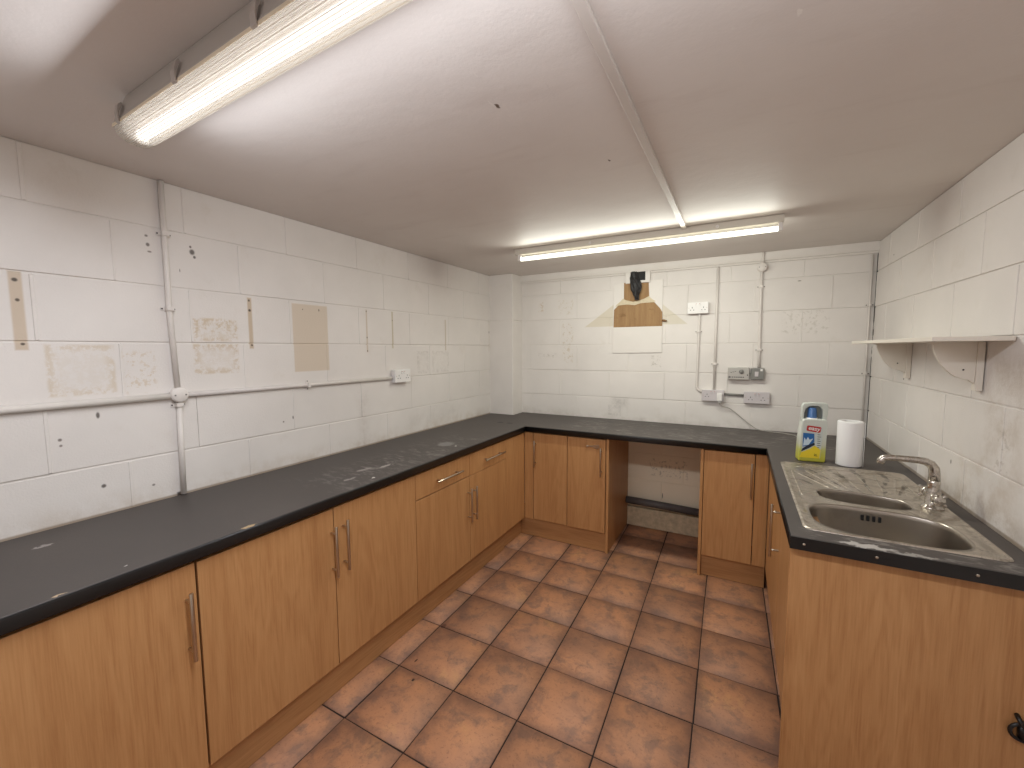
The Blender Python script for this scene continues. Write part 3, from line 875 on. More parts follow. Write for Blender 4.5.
mb.tube(sp, [0.0180, 0.0172, 0.0162, 0.0152, 0.0142, 0.0132, 0.0118, 0.0118, 0.0122, 0.0130, 0.0128], 16)
build('spout', mb, M['chrome'], tap)
for sgn in (1, -1):
    mb = MB()
    mb.tube([(2.750, -1.485+sgn*0.018, ZD+0.040), (2.747, -1.485+sgn*0.046, ZD+0.046)], 0.0125, 16)
    mb.lathe([(0.0001, 0.044*sgn), (0.017, 0.044*sgn), (0.0195, 0.049*sgn), (0.0195, 0.066*sgn), (0.016, 0.074*sgn), (0.0001, 0.077*sgn)], (2.747, -1.485, ZD+0.046), 20, 'y')
    for k in range(4):
        a = math.pi/4 + k*math.pi/2
        mb.tube([(2.747, -1.485+sgn*0.058, ZD+0.046), (2.747+0.029*math.cos(a), -1.485+sgn*0.060, ZD+0.046+0.029*math.sin(a))], [0.009, 0.0065], 10)
    build('handle', mb, M['chrome'], tap, bevel=0.0008)

# ------------------------------------------------------------------ bottle and paper roll
bx0, bx1, by = 2.378, 2.504, -0.870
bot = thing('cleaner_bottle', 'floor cleaner bottle with blue cap, red badge and yellow label beside the drainer', 'bottle', (2.441, by, WT))
def translucent(name, col, tr=0.3):
    t = NT(name)
    t.set(Base_Color=lin(col), Roughness=0.3, Transmission_Weight=tr, IOR=1.2)
    return t.m
def bottle_body_mat():
    t = NT('bottle_plastic')
    z = t.sep(t.obj())[2]
    t.set(Base_Color=t.ramp(t.smooth(z, 0.02, 0.17), [(0.0, lin((196, 192, 72))), (0.22, lin((196, 198, 112))), (0.50, lin((206, 208, 190))), (1.0, lin((212, 216, 208)))]), Roughness=0.3)
    return t.m
M['bottle'] = bottle_body_mat()
ptf = lambda a, b, d: (a, by - d, b)
def smooth_poly(keys, n=6):
    # closed Catmull-Rom through the keys
    out = []
    m = len(keys)
    for i in range(m):
        p0, p1, p2, p3 = keys[i-1], keys[i], keys[(i+1)%m], keys[(i+2)%m]
        for k in range(n):
            u = k/n
            out.append(tuple(0.5*((2*p1[j]) + (-p0[j]+p2[j])*u + (2*p0[j]-5*p1[j]+4*p2[j]-p3[j])*u*u + (-p0[j]+3*p1[j]-3*p2[j]+p3[j])*u**3) for j in (0, 1)))
    return out
Z = WT
mb = MB()
body = [(2.380, Z+0.004), (2.386, Z+0.0008), (2.498, Z+0.0008), (2.504, Z+0.004), (2.504, Z+0.12), (2.506, Z+0.20), (2.503, Z+0.222), (2.494, Z+0.232), (2.445, Z+0.234), (2.402, Z+0.230), (2.393, Z+0.222), (2.390, Z+0.205), (2.383, Z+0.12)]
mb.prism(body, -0.034, 0.034, ptf)
build('body', mb, M['bottle'], bot, bevel=0.010, seg=3)
# carrying loop round the cap
mb = MB()
outer = [(2.390, Z+0.212), (2.391, Z+0.262), (2.392, Z+0.298), (2.398, Z+0.313), (2.440, Z+0.318), (2.484, Z+0.318), (2.505, Z+0.314), (2.509, Z+0.296), (2.508, Z+0.250), (2.504, Z+0.212)]
inner = [(2.402, Z+0.212), (2.403, Z+0.262), (2.409, Z+0.284), (2.422, Z+0.296), (2.440, Z+0.300), (2.462, Z+0.300), (2.476, Z+0.294), (2.484, Z+0.278), (2.485, Z+0.250), (2.483, Z+0.212)]
ring_pts = []
for d in (-0.016, 0.016):
    ring_pts.append(([mb.v(ptf(a, b, d)) for a, b in outer], [mb.v(ptf(a, b, d)) for a, b in inner]))
n = len(outer)
for i in range(n-1):
    (o0, i0), (o1, i1) = ring_pts
    mb.f([o0[i], o0[i+1], i0[i+1], i0[i]]); mb.f([o1[i], o1[i+1], i1[i+1], i1[i]])
    mb.f([o0[i], o0[i+1], o1[i+1], o1[i]], True); mb.f([i0[i], i0[i+1], i1[i+1], i1[i]], True)
mb.f([ring_pts[0][0][0], ring_pts[0][1][0], ring_pts[1][1][0], ring_pts[1][0][0]]); mb.f([ring_pts[0][0][-1], ring_pts[0][1][-1], ring_pts[1][1][-1], ring_pts[1][0][-1]])
build('carry_loop', mb, plain('bottle_loop_plastic', (206, 212, 204), 0.3), bot, bevel=0.004)
mb = MB(); mb.prism([(2.398, Z+0.225), (2.488, Z+0.225), (2.488, Z+0.302), (2.410, Z+0.302), (2.398, Z+0.285)], -0.012, -0.008, ptf)
build('inner_web', mb, plain('grey_bottle_web', (128, 132, 126), 0.35), bot)
mb = MB(); mb.lathe([(0.0001, 0.226), (0.0235, 0.226), (0.0235, 0.234), (0.0215, 0.240), (0.0190, 0.284), (0.0165, 0.289), (0.0001, 0.290)], (2.440, by-0.004, Z), 24)
build('cap', mb, plain('blue_cap', (70, 112, 168), 0.3), bot)
mb = MB(); mb.lathe([(0.0001, 0.222), (0.029, 0.222), (0.027, 0.236), (0.0001, 0.236)], (2.440, by-0.004, Z), 24)
build('neck', mb, M['white_plastic'], bot)
def sticker(name, pts, colour, d, parent):
    mb = MB(); mb.prism(pts, d, d+0.0007, ptf)
    return build(name, mb, plain(name + '_ink', colour, 0.35), parent)
lab = sticker('label', [(2.393, Z+0.022), (2.478, Z+0.022), (2.482, Z+0.10), (2.486, Z+0.186), (2.400, Z+0.186), (2.397, Z+0.10)], (204, 212, 208), 0.0343, bot)
badge = sticker('red_badge', [(2.412, Z+0.174), (2.414, Z+0.169), (2.420, Z+0.167), (2.466, Z+0.160), (2.474, Z+0.163), (2.478, Z+0.186), (2.474, Z+0.191), (2.420, Z+0.197), (2.414, Z+0.195)], (190, 40, 40), 0.0352, bot)
sticker('blue_panel', [(2.398, Z+0.080), (2.398, Z+0.156), (2.448, Z+0.154), (2.450, Z+0.108), (2.425, Z+0.088)][::-1], (40, 104, 170), 0.0352, bot)
sticker('pale_flash', [(2.400, Z+0.086), (2.404, Z+0.132), (2.412, Z+0.116), (2.420, Z+0.134), (2.428, Z+0.120), (2.444, Z+0.128), (2.424, Z+0.092)][::-1], (206, 224, 236), 0.0360, bot)
sticker('dark_band', [(2.392, Z+0.054), (2.398, Z+0.072), (2.420, Z+0.090), (2.450, Z+0.106), (2.452, Z+0.094), (2.425, Z+0.074)][::-1], (34, 44, 62), 0.0368, bot)
sticker('yellow_panel', [(2.386, Z+0.022), (2.476, Z+0.022), (2.479, Z+0.070), (2.464, Z+0.082), (2.452, Z+0.090), (2.432, Z+0.072), (2.394, Z+0.050)], (240, 214, 52), 0.0360, bot)
for k in range(7):
    z0 = Z + 0.148 - k*0.0115
    sticker('small_print', [(2.462, z0), (2.462 + (0.012, 0.016, 0.011, 0.015, 0.013, 0.016, 0.010)[k], z0), (2.462 + (0.012, 0.016, 0.011, 0.015, 0.013, 0.016, 0.010)[k], z0+0.0035), (2.462, z0+0.0035)], (104, 112, 104), 0.0360, bot)
def lettering(txt, size, loc, mat, parent, tilt=0.0, shear=0.0, name='lettering'):
    cu = bpy.data.curves.new(name, 'FONT'); cu.body = txt; cu.size = size; cu.extrude = 0.0003; cu.align_x = 'CENTER'; cu.shear = shear; cu.offset = size*0.02
    tmp = bpy.data.objects.new('tmp', cu); COL.objects.link(tmp)
    bpy.context.view_layer.update()
    me = bpy.data.meshes.new_from_object(tmp.evaluated_get(bpy.context.evaluated_depsgraph_get()))
    bpy.data.objects.remove(tmp)
    mat4 = Matrix.Translation(Vector(loc) - world_loc(parent)) @ Matrix.Rotation(math.radians(90), 4, 'X') @ Matrix.Rotation(tilt, 4, 'Z')
    me.transform(mat4)
    me.materials.clear(); me.materials.append(mat)
    o = bpy.data.objects.new(name, me); COL.objects.link(o); o.parent = parent
    return o
lettering('easy', 0.030, (2.445, by-0.0364, Z+0.172), M['white_plastic'], badge, -0.12, 0.1)
lettering('2L', 0.016, (2.458, by-0.0372, Z+0.034), M['slot'], bot)
bot.rotation_euler = (0, 0, 0.10)

roll = thing('paper_roll', 'white kitchen paper roll standing behind the sink drainer', 'paper roll', (2.604, -0.892, WT))
mb = MB()
mb.lathe([(0.020, 0.231), (0.050, 0.2325), (0.0535, 0.230), (0.0545, 0.226), (0.0548, 0.12), (0.0545, 0.006), (0.0535, 0.0025), (0.050, 0.001), (0.020, 0.001), (0.020, 0.231)], (2.604, -0.892, WT), 40)
mb.tube([(2.604+0.0548, -0.915, WT+0.002), (2.604+0.0552, -0.915, WT+0.228)], 0.0012, 6)
build('paper', mb, M['paper'], roll)
mb = MB(); mb.lathe([(0.0182, 0.002), (0.0198, 0.002), (0.0198, 0.2305), (0.0182, 0.2305), (0.0182, 0.002)], (2.604, -0.892, WT), 24)
build('core', mb, M['card'], roll)

# ------------------------------------------------------------------ wall fittings
def conduit(label, pts, r, name='conduit', clips=(), fr=None, mat=None):
    mb = MB(); mb.tube(pts, r, 12)
    o = tag(build(name, mb, mat or M['trim_paint'], origin=pts[0]), label, 'conduit', 'conduits on the walls')
    for (u, z, vertical) in clips:
        c = MB(); c.fn = fr
        l = r + 0.011
        if vertical:
            c.box((u-l-0.004, 0.0005, z-0.008), (u+l+0.004, 0.004, z+0.008))
            c.fn = None; c.prism([(u-r-0.002, z-0.008), (u+r+0.002, z-0.008), (u+r+0.002, z+0.008), (u-r-0.002, z+0.008)], 0.003, 2*r+0.006, on(fr))
            c.fn = fr
            heads = ((u-l, z), (u+l, z))
        else:
            c.box((u-0.008, 0.0005, z-l-0.004), (u+0.008, 0.004, z+l+0.004))
            c.fn = None; c.prism([(u-0.008, z-r-0.002), (u+0.008, z-r-0.002), (u+0.008, z+r+0.002), (u-0.008, z+r+0.002)], 0.003, 2*r+0.006, on(fr))
            c.fn = fr
            heads = ((u, z-l), (u, z+l))
        cl = build('saddle_clip', c, M['trim_paint'], o, bevel=0.0012)
        for hu, hz in heads:
            s = MB(); s.fn = fr
            s.box((hu-0.0028, 0.004, hz-0.0028), (hu+0.0028, 0.0056, hz+0.0028))
            build('screw', s, M['slot'], cl, bevel=0.0008)
    return o
def round_box(label, fr, u, z, r, d=0.032, extra=None):
    o = thing('junction_box', label, 'junction box', fr(u, 0, z), 'round junction boxes')
    mb = MB()
    n = 28
    prof = [(r, 0.0005), (r, d*0.8), (r*0.93, d*0.84), (r*0.93, d*0.95), (r*0.86, d), (0.0001, d*1.02)]
    rings = []
    for rr, dd in prof:
        rings.append([mb.v(fr(u + rr*math.cos(2*math.pi*k/n), dd, z + rr*math.sin(2*math.pi*k/n))) for k in range(n)])
    for i in range(len(rings)-1):
        for k in range(n): mb.f([rings[i][k], rings[i][(k+1)%n], rings[i+1][(k+1)%n], rings[i+1][k]], i not in (1, 3))
    build('box', mb, M['trim_paint'], o)
    for sg in (-1, 1):
        s = MB(); s.fn = fr; s.box((u+sg*r*0.62-0.003, d*0.98, z-0.003), (u+sg*r*0.62+0.003, d*1.06, z+0.003))
        build('screw', s, M['grey_plastic'], o, bevel=0.001)
    return o

r = 0.0105
# left wall
conduit('painted vertical conduit from the ceiling down to the left wall round box', [(r+0.001, -2.741, H-0.003), (r+0.001, -2.7415, 1.85), (r+0.001, -2.743, 1.70), (r+0.001, -2.733, 1.367)], r, clips=((-2.741, 1.996, True), (-2.743, 1.695, True)), fr=LEFT)
conduit('painted vertical conduit between left wall round box and worktop', [(r+0.001, -2.732, 1.309), (r+0.001, -2.738, WT+0.003)], r, clips=((-2.733, 1.296, True),), fr=LEFT)
conduit('thick painted horizontal conduit left of the round box, reaching the picture edge', [(0.0135, D+0.02, 1.336), (0.0135, -2.762, 1.336)], 0.0125, fr=LEFT)
conduit('painted horizontal conduit from left wall round box to the socket', [(r+0.001, -2.702, 1.336), (r+0.001, -1.497, 1.330)], r, clips=((-2.126, 1.332, False),), fr=LEFT)
round_box('painted round junction box where the left wall conduits cross', LEFT, -2.732, 1.338, 0.031)

def double_socket(label, fr, u, z, w=0.150, h=0.088, d=0.036, mat='white_plastic', plate='white_plastic', kind='double', slots=((-0.040, -0.012), (0.040, -0.012)), name='power_socket', cat='socket'):
    o = thing(name, label, cat, fr(u, 0, z), 'wall sockets')
    mb = MB(); mb.fn = fr; mb.box((u-w/2+0.002, 0.0005, z-h/2+0.002), (u+w/2-0.002, d-0.009, z+h/2-0.002))
    build('back_box', mb, M[mat], o, bevel=0.002)
    mb = MB(); mb.fn = fr; mb.box((u-w/2, d-0.0088, z-h/2), (u+w/2, d, z+h/2))
    fp = build('face_plate', mb, M[plate], o, bevel=0.003)
    for du, dz in slots:
        mb = MB(); mb.fn = fr
        cu, cz = u+du, z+dz
        mb.box((cu-0.002, d-0.001, cz+0.010), (cu+0.002, d+0.0004, cz+0.019))
        mb.box((cu-0.0145, d-0.001, cz-0.006), (cu-0.0075, d+0.0004, cz-0.002))
        mb.box((cu+0.0075, d-0.001, cz-0.006), (cu+0.0145, d+0.0004, cz-0.002))
        build('pin_slots', mb, M['slot'], fp)
    for sg in (-1, 1):
        if kind == 'none': break
        mb = MB(); mb.fn = fr
        cu = u + sg*0.012
        mb.box((cu-0.0065, d-0.0005, z+0.014), (cu+0.0065, d+0.004, z+0.034))
        sw = build('rocker_switch', mb, M[plate], fp, bevel=0.0015)
        mb = MB(); mb.fn = fr; mb.box((cu-0.003, d+0.0036, z+0.0285), (cu+0.003, d+0.0045, z+0.0315))
        build('switch_mark', mb, M['red_dot'], sw)
    for sg in (-1, 1):
        mb = MB(); mb.fn = fr
        cu = u + sg*(w/2-0.011) if kind != 'none' else u + sg*(w/2-0.012)
        mb.box((cu-0.0025, d-0.0005, z-0.0025), (cu+0.0025, d+0.0008, z+0.0025))
        build('screw', mb, M['handle'], fp)
    return o
o = double_socket('white socket on the left wall at the end of the conduit', LEFT, -1.415, 1.342, w=0.150, h=0.090, d=0.040)
# back wall
double_socket('bright white double socket high on the back wall', BACK, 1.790, 1.832, d=0.038)
conduit('painted conduit dropping from the bright high socket to the lower socket', [(1.803, -0.010, 1.786), (1.801, -0.010, 1.65), (1.797, -0.010, 1.222), (1.799, -0.010, 1.205), (1.812, -0.010, 1.192), (1.836, -0.010, 1.176)], 0.0088, clips=((1.799, 1.650, True),), fr=BACK)
conduit('painted conduit from the back wall ledge straight down to the lower socket', [(1.921, -0.010, 2.131), (1.921, -0.010, 1.202)], 0.0095, clips=((1.921, 1.398, True),), fr=BACK)
conduit('short painted conduit between ceiling and back wall round box', [(2.214, -0.034, H-0.002), (2.211, -0.034, 2.130)], 0.0095, fr=BACK)
round_box('painted round junction box high on the back wall', BACK, 2.210, 2.102, 0.032, 0.042)
conduit('painted conduit from the back wall round box to the grey switch', [(2.208, -0.014, 2.076), (2.208, -0.013, 1.95), (2.213, -0.010, 1.50), (2.215, -0.010, 1.374)], 0.0095, clips=((2.208, 1.965, True), (2.213, 1.505, True)), fr=BACK)
lo = double_socket('pale socket low on the back wall with a plugged-in adaptor', BACK, 1.915, 1.156, w=0.156, h=0.088, d=0.040, mat='white_plastic', plate='lilac_plastic', slots=((-0.040, -0.006),))
mb = MB(); mb.fn = BACK; mb.box((1.945, 0.0405, 1.118), (1.982, 0.078, 1.178)); mb.box((1.953, 0.050, 1.106), (1.975, 0.070, 1.118))
tag(build('plug', mb, M['white_plastic'], bevel=0.005), 'white plug pushed into the low back wall socket', 'plug')
double_socket('pale lilac double socket right of the plugged socket', BACK, 2.209, 1.152, w=0.166, h=0.088, d=0.034, mat='lilac_plastic', plate='lilac_plastic')
conduit('short grey conduit joining the two low back wall sockets', [(1.994, -0.010, 1.168), (2.125, -0.010, 1.164)], 0.0088, fr=BACK, mat=M['grey_plastic'])
tc = thing('heater_control', 'grey metal control box with a dial on the back wall', 'control box', BACK(2.084, 0, 1.33))
mb = MB(); mb.fn = BACK; mb.box((2.013, 0.0005, 1.284), (2.155, 0.045, 1.376))
build('case', mb, M['metal_clad'], tc, bevel=0.004)
mb = MB(); mb.lathe([(0.0001, -0.058), (0.012, -0.058), (0.015, -0.054), (0.016, -0.044), (0.0001, -0.044)], (2.103, 0.0, 1.345), 20, 'y')
build('dial', mb, M['grey_plastic'], tc)
marks = [(2.028+0.014*k, 1.300, 0.009, 0.006) for k in range(7)] + [(2.030+0.014*k, 1.336+0.004*k, 0.010, 0.003) for k in range(3)] + [(2.020, 1.296, 0.006, 0.014), (2.140, 1.316, 0.008, 0.008)]
for x, z, w_, h_ in marks:
    mb = MB(); mb.fn = BACK; mb.box((x, 0.0445, z), (x+w_, 0.0462, z+h_)); build('marking', mb, M['slot'], tc)
sw = thing('switch_box', 'dark grey metal switch box at the foot of a conduit', 'switch', BACK(2.209, 0, 1.33))
mb = MB(); mb.fn = BACK; mb.box((2.166, 0.0005, 1.285), (2.252, 0.040, 1.373))
build('case', mb, plain('dark_grey_metal', (132, 131, 127), 0.45, 0.2), sw, bevel=0.006)
mb = MB(); mb.fn = BACK; mb.box((2.190, 0.040, 1.310), (2.214, 0.046, 1.346))
build('rocker_switch', mb, M['lilac_plastic'], sw, bevel=0.002)
mb = MB(); mb.fn = BACK; mb.box((2.225, 0.040, 1.350), (2.240, 0.043, 1.366))
build('badge', mb, M['white_plastic'], sw, bevel=0.001)
mb = MB()
cab = [(1.964, -0.060, 1.106), (1.966, -0.060, 1.092), (1.985, -0.045, 1.078), (2.03, -0.02, 1.062), (2.075, -0.012, 1.030), (2.12, -0.012, 0.990), (2.17, -0.016, 0.950), (2.215, -0.030, 0.919), (2.255, -0.050, WT+0.004), (2.31, -0.075, WT+0.0035), (2.38, -0.095, WT+0.0035), (2.44, -0.14, WT+0.0035), (2.465, -0.22, WT+0.0035)]
mb.tube(cab, 0.0030, 8)
tag(build('flex_cable', mb, M['cable_grey']), 'thin grey cable hanging from the plug onto the worktop', 'cable')
# pipe in the right back corner
conduit('thin painted pipe running down the right back corner', [(2.833, -0.008, 2.128), (2.833, -0.008, WT+0.003)], 0.0055, clips=((2.833, 1.80, True), (2.833, 1.345, True)), fr=BACK)
# black waste pipe crossing the open bay
mb = MB(); mb.tube([(1.2765, -0.070, 0.235), (1.5, -0.070, 0.232), (1.884, -0.070, 0.221)], 0.030, 18)
tag(build('waste_pipe', mb, M['black_pipe']), 'black waste pipe crossing the open bay above the skirting', 'pipe')

# painted board with bare hardboard where an extractor hood hung
bd = thing('wall_board', 'white painted board with a bare brown hood-shaped patch on the back wall', 'board', (1.325, -0.004, 1.48))
mb = MB(); mb.prism([(1.124, 1.482), (1.527, 1.487), (1.524, 2.075), (1.425, 2.075), (1.425, 2.185), (1.232, 2.185), (1.228, 2.075), (1.126, 2.06)], 0.0012, 0.0085, on(BACK))
mb.prism([(1.228, 2.06), (1.425, 2.06), (1.425, 2.186), (1.230, 2.186)], 0.0085, 0.026, on(BACK))
build('panel', mb, M['board_paint'], bd, bevel=0.001)
mb = MB(); mb.prism([(1.128, 1.702), (1.526, 1.702), (1.524, 1.815), (1.505, 1.847), (1.458, 1.900), (1.354, 1.898), (1.302, 1.884), (1.240, 1.893), (1.168, 1.888), (1.131, 1.850)], 0.0085, 0.0095, on(BACK))
build('bare_patch', mb, M['mdf'], bd)
mb = MB(); mb.prism([(1.213, 1.925), (1.245, 1.917), (1.29, 1.905), (1.34, 1.915), (1.38, 1.925), (1.42, 1.935), (1.412, 2.072), (1.212, 2.070)], 0.0085, 0.0093, on(BACK))
build('bare_neck', mb, M['mdf'], bd)
mb = MB(); mb.prism([(1.140, 1.872), (1.168, 1.885), (1.240, 1.890), (1.302, 1.881), (1.354, 1.895), (1.458, 1.897), (1.470, 1.905), (1.44, 1.925), (1.416, 1.948), (1.38, 1.930), (1.34, 1.918), (1.29, 1.909), (1.23, 1.926), (1.205, 1.940), (1.18, 1.915), (1.150, 1.890)], 0.0085, 0.0098, on(BACK))
build('torn_edge', mb, M['torn_paper'], bd)
mb = MB(); mb.prism([(1.272, 2.080), (1.388, 2.078), (1.388, 2.158), (1.374, 2.166), (1.33, 2.162), (1.30, 2.168), (1.272, 2.160)], 0.0258, 0.0268, on(BACK))
build('vent_hole', mb, M['slot'], bd)
# crumpled black sheet hanging from the hole
mb = MB()
rows = [(2.150, 1.272, 1.322), (2.125, 1.268, 1.330), (2.10, 1.266, 1.336), (2.080, 1.266, 1.350), (2.058, 1.266, 1.358), (2.03, 1.270, 1.362), (2.005, 1.275, 1.362), (1.985, 1.285, 1.354), (1.962, 1.296, 1.346), (1.94, 1.304, 1.342), (1.920, 1.306, 1.341)]
grid = []
for zi, (zz, xa, xb) in enumerate(rows):
    row = []
    for k in range(9):
        u = k/8
        bulge = math.sin(math.pi*u)*0.022
        nz = noise.noise(Vector((u*5.3, zz*38, 1.7)))*0.012
        row.append(mb.v((xa+(xb-xa)*u + noise.noise(Vector((zz*60, k*0.3, 4)))*0.004, -0.030 - max(0, bulge + nz) - (0.004 if zi < 4 else 0), zz)))
    grid.append(row)
for i in range(len(grid)-1):
    for k in range(8): mb.f([grid[i][k], grid[i][k+1], grid[i+1][k+1], grid[i+1][k]])
fl = build('duct_remnant', mb, M['duct'], bd)
sd = fl.modifiers.new('thick', 'SOLIDIFY'); sd.thickness = 0.0015
mb = MB(); mb.tube([(1.527, -0.004, 1.748), (1.545, -0.010, 1.744), (1.562, -0.012, 1.740)], [0.010, 0.009, 0.004], 10)
tag(build('wall_plug', mb, plain('brown_wall_plug', (128, 92, 58), 0.7)), 'brown plug stub sticking out right of the bare brown patch', 'plug')

# shelf
sh = thing('wall_shelf', 'white painted shelf on two curved brackets, on the right wall', 'shelf', (2.76, -1.08, 1.54))
mb = MB(); mb.box((2.660, -1.668, 1.5405), (W-0.003, -0.500, 1.5560)); build('shelf_board', mb, M['shelf_paint'], sh, bevel=0.002)
for y in (-1.470, -0.743):
    mb = MB()
    prof = [(2.700, 1.5400), (2.718, 1.5350)]
    for k in range(13):
        u = k/12
        a = u*math.pi/2
        # concave sweep from the front edge down to the wall
        prof.append((2.720 + 0.100*(1-math.cos(a))**0.85*1.0, 1.530 - 0.128*math.sin(a)**1.15*1.0))
    prof += [(2.838, 1.388), (2.8385, 1.5400)]
    mb.prism([(p[0], p[1]) for p in prof], y-0.009, y+0.009, lambda a, b, d: (a, d, b))
    br = build('bracket', mb, M['shelf_paint'], sh, bevel=0.001)
    mb = MB(); mb.box((2.8385, y-0.016, 1.362), (W-0.0025, y+0.016, 1.5395)); build('batten', mb, M['shelf_paint'], br, bevel=0.0015)
    mb = MB(); mb.lathe([(0.0001, -0.0104), (0.003, -0.0100), (0.003, -0.0088), (0.0001, -0.0088)], (2.806, y, 1.438), 10, 'y'); build('screw', mb, M['slot'], br)

# ------------------------------------------------------------------ ceiling lights
def strip_lamp(parent, x0, x1, y, z, width, normal, watts, colour):
    # rectangle of light lying on the lamp surface, facing along normal
    ld = bpy.data.lights.new('lamp_light', 'AREA')
    ld.shape = 'RECTANGLE'; ld.size = x1 - x0; ld.size_y = width; ld.energy = watts; ld.color = colour
    lo = bpy.data.objects.new('lamp_light', ld); COL.objects.link(lo)
    n = Vector(normal).normalized()
    zc = -n; xc = Vector((1, 0, 0)); yc = zc.cross(xc)
    lo.matrix_world = Matrix(((xc.x, yc.x, zc.x, 0), (xc.y, yc.y, zc.y, 0), (xc.z, yc.z, zc.z, 0), (0, 0, 0, 1)))
    lo.parent = parent
    lo.location = Vector(((x0+x1)/2, y, z)) - world_loc(parent)
    return lo
# near fitting under a ribbed cover
NX0, NX1, NYC = 0.574, 2.400, -3.029
nl = thing('fluorescent_light', 'large fluorescent light with ribbed cover, nearest on the ceiling', 'light', (NX0, NYC, H))
mb = MB()
def hrow(y, z): return (y, z)
hp = [(-0.026, H-0.0005), (-0.030, H-0.012), (-0.042, 2.150), (-0.0465, 2.138), (-0.0465, 2.131), (0.0465, 2.131), (0.0465, 2.138), (0.042, 2.150), (0.030, H-0.012), (0.026, H-0.0005)]
A = [mb.v((NX0+0.035 if z > 2.16 else NX0+0.004, NYC+y, z)) for y, z in hp]; B = [mb.v((NX1-0.035 if z > 2.16 else NX1-0.004, NYC+y, z)) for y, z in hp]
for i in range(len(hp)-1): mb.f([A[i], A[i+1], B[i+1], B[i]])
mb.f([A[-1], A[0], B[0], B[-1]]); mb.f(A[::-1]); mb.f(B)
build('housing', mb, M['housing'], nl, bevel=0.002)
mb = MB()
# ribbed trough: cross section with fine flutes, closed at both ends
prof = []
NR = 60
for k in range(NR+1):
    a = math.pi*k/NR
    e = 0.0012 if k % 2 else 0.0
    y = -math.cos(a); z = -math.sin(a)
    sy = abs(y)**0.9*math.copysign(1, y); sz = -abs(z)**0.95
    prof.append((sy*(0.0455-e), 2.1325 + sz*(0.042-e)))
rings = []
for x, s, dz in ((NX0, 0.35, 0.0), (NX0+0.0005, 0.86, 0.0), (NX0+0.006, 0.955, 0), (NX0+0.016, 1.0, 0), (NX1-0.016, 1.0, 0), (NX1-0.006, 0.955, 0), (NX1-0.0005, 0.86, 0), (NX1, 0.35, 0)):
    rings.append([mb.v((x, NYC+y*(1.0 if s > 0.5 else 0.9), 2.1325+(z-2.1325)*s)) for y, z in prof])
for i in range(len(rings)-1):
    for k in range(NR):
        mb.mi = 1 if k % 3 == 0 else 0
        mb.f([rings[i][k], rings[i][k+1], rings[i+1][k+1], rings[i+1][k]])
mb.mi = 0
mb.f(rings[0]); mb.f(rings[-1])
df = build('diffuser', mb, [M['diffuser'], M['diffuser_rib']], nl)
df['label'] = 'clear ribbed plastic cover'
mb = MB()
for sg in (-1, 1): mb.box((NX0, NYC+sg*0.0470-0.0014, 2.1275), (NX1, NYC+sg*0.0470+0.0014, 2.1345))
build('rim', mb, plain('cream_rim', (240, 228, 204), 0.4), nl, bevel=0.001)
mb = MB(); mb.tube([(NX0+0.045, NYC, 2.112), (NX1-0.045, NYC, 2.112)], 0.013, 16)
build('tube', mb, M['tube_near'], nl)
for x in (NX0+0.040, NX1-0.040):
    mb = MB(); mb.box((x-0.007, NYC-0.016, 2.0975), (x+0.007, NYC+0.016, 2.130)); build('lamp_holder', mb, M['white_plastic'], nl, bevel=0.003)
for x in (0.622, 0.945, 1.268, 1.591, 1.914, 2.237):
    for sg in (-1, 1):
        mb = MB()
        path = [(0.0475, 2.124), (0.0525, 2.126), (0.0540, 2.150), (0.0500, 2.170), (0.0430, 2.178), (0.0400, 2.170), (0.0450, 2.162), (0.0490, 2.150), (0.0492, 2.136)]
        mb.prism(path, x-0.009, x+0.009, lambda a, b, d, sg=sg: (d, NYC+sg*a, b))
        build('clip', mb, M['clip'], nl, bevel=0.001)
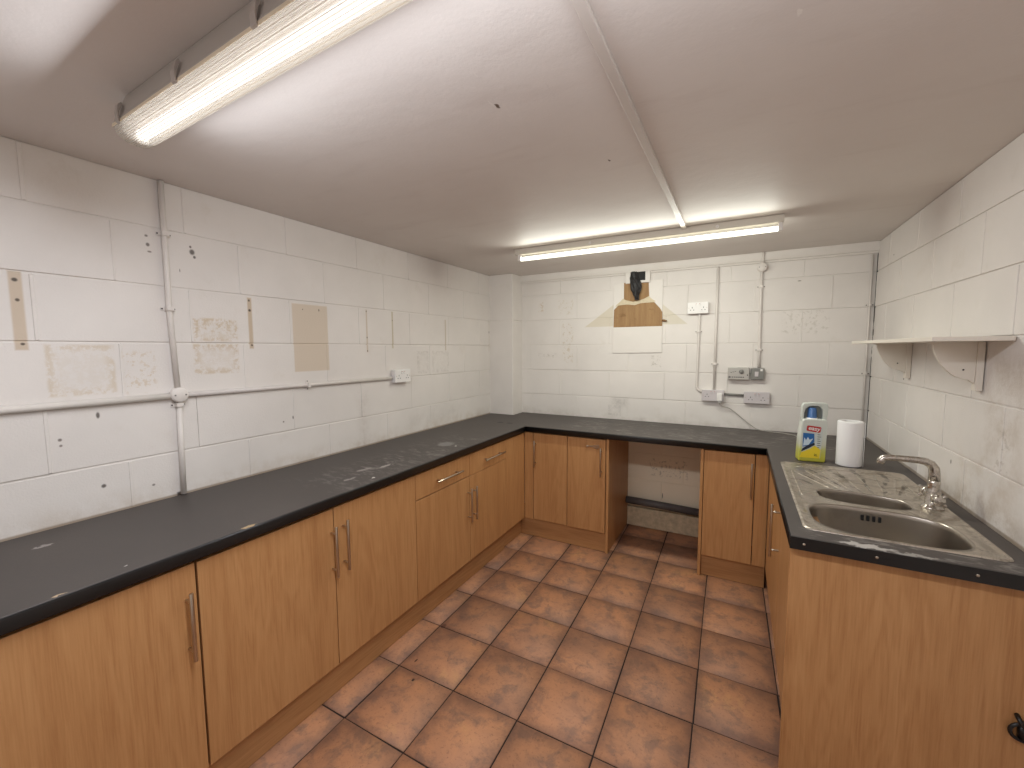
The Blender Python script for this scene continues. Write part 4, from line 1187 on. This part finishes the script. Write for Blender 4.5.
strip_lamp(nl, NX0+0.03, NX1-0.03, NYC, 2.0865, 0.05, (0, 0, -1), NEAR_WATTS*0.40, NEAR_COLOUR)
strip_lamp(nl, NX0+0.03, NX1-0.03, NYC-0.058, 2.102, 0.034, (0, -0.74, -0.67), NEAR_WATTS*0.31, NEAR_COLOUR)
strip_lamp(nl, NX0+0.03, NX1-0.03, NYC+0.058, 2.104, 0.034, (0, 0.86, -0.51), NEAR_WATTS*0.225, NEAR_COLOUR)
nl.rotation_euler = (0, 0, -0.030)

# bare tube batten at the back
fl2 = thing('fluorescent_light', 'bare fluorescent tube on a slim batten, far ceiling near the back wall', 'light', (1.48, -0.975, H))
mb = MB(); mb.box((0.700, -1.000, 2.166), (2.265, -0.945, H-0.0008)); build('batten', mb, M['batten'], fl2, bevel=0.004)
mb = MB(); mb.tube([(0.742, -0.985, 2.137), (2.240, -0.985, 2.137)], 0.0135, 16); build('tube', mb, M['tube_far'], fl2)
for x, sg in ((0.733, -1), (2.249, 1)):
    mb = MB(); mb.box((x-0.010, -0.9995, 2.124), (x+0.010, -0.970, 2.166)); build('lamp_holder', mb, M['white_plastic'], fl2, bevel=0.003)
for x in (1.235, 1.955):
    mb = MB(); mb.lathe([(0.0001, -0.004), (0.008, -0.003), (0.009, 0.0), (0.0001, 0.0)], (x, -1.0, 2.184), 14, 'y'); build('screw', mb, M['white_plastic'], fl2)
strip_lamp(fl2, 0.75, 2.23, -0.985, 2.121, 0.026, (0, 0, -1), FAR_WATTS*0.34, FAR_COLOUR)
strip_lamp(fl2, 0.75, 2.23, -1.004, 2.137, 0.026, (0, -1, -0.75), FAR_WATTS*0.33, FAR_COLOUR)
strip_lamp(fl2, 0.75, 2.23, -0.966, 2.137, 0.026, (0, 1, -0.55), FAR_WATTS*0.33, FAR_COLOUR)
# trunking along the ceiling between the lights
mb = MB(); mb.box((1.774, -2.955, H-0.014), (1.799, -1.002, H-0.0005))
tag(build('cable_trunking', mb, plain('trunking_paint', (204, 195, 188), 0.45), bevel=0.002), 'white cable trunking along the ceiling joining the two lights', 'trunking')
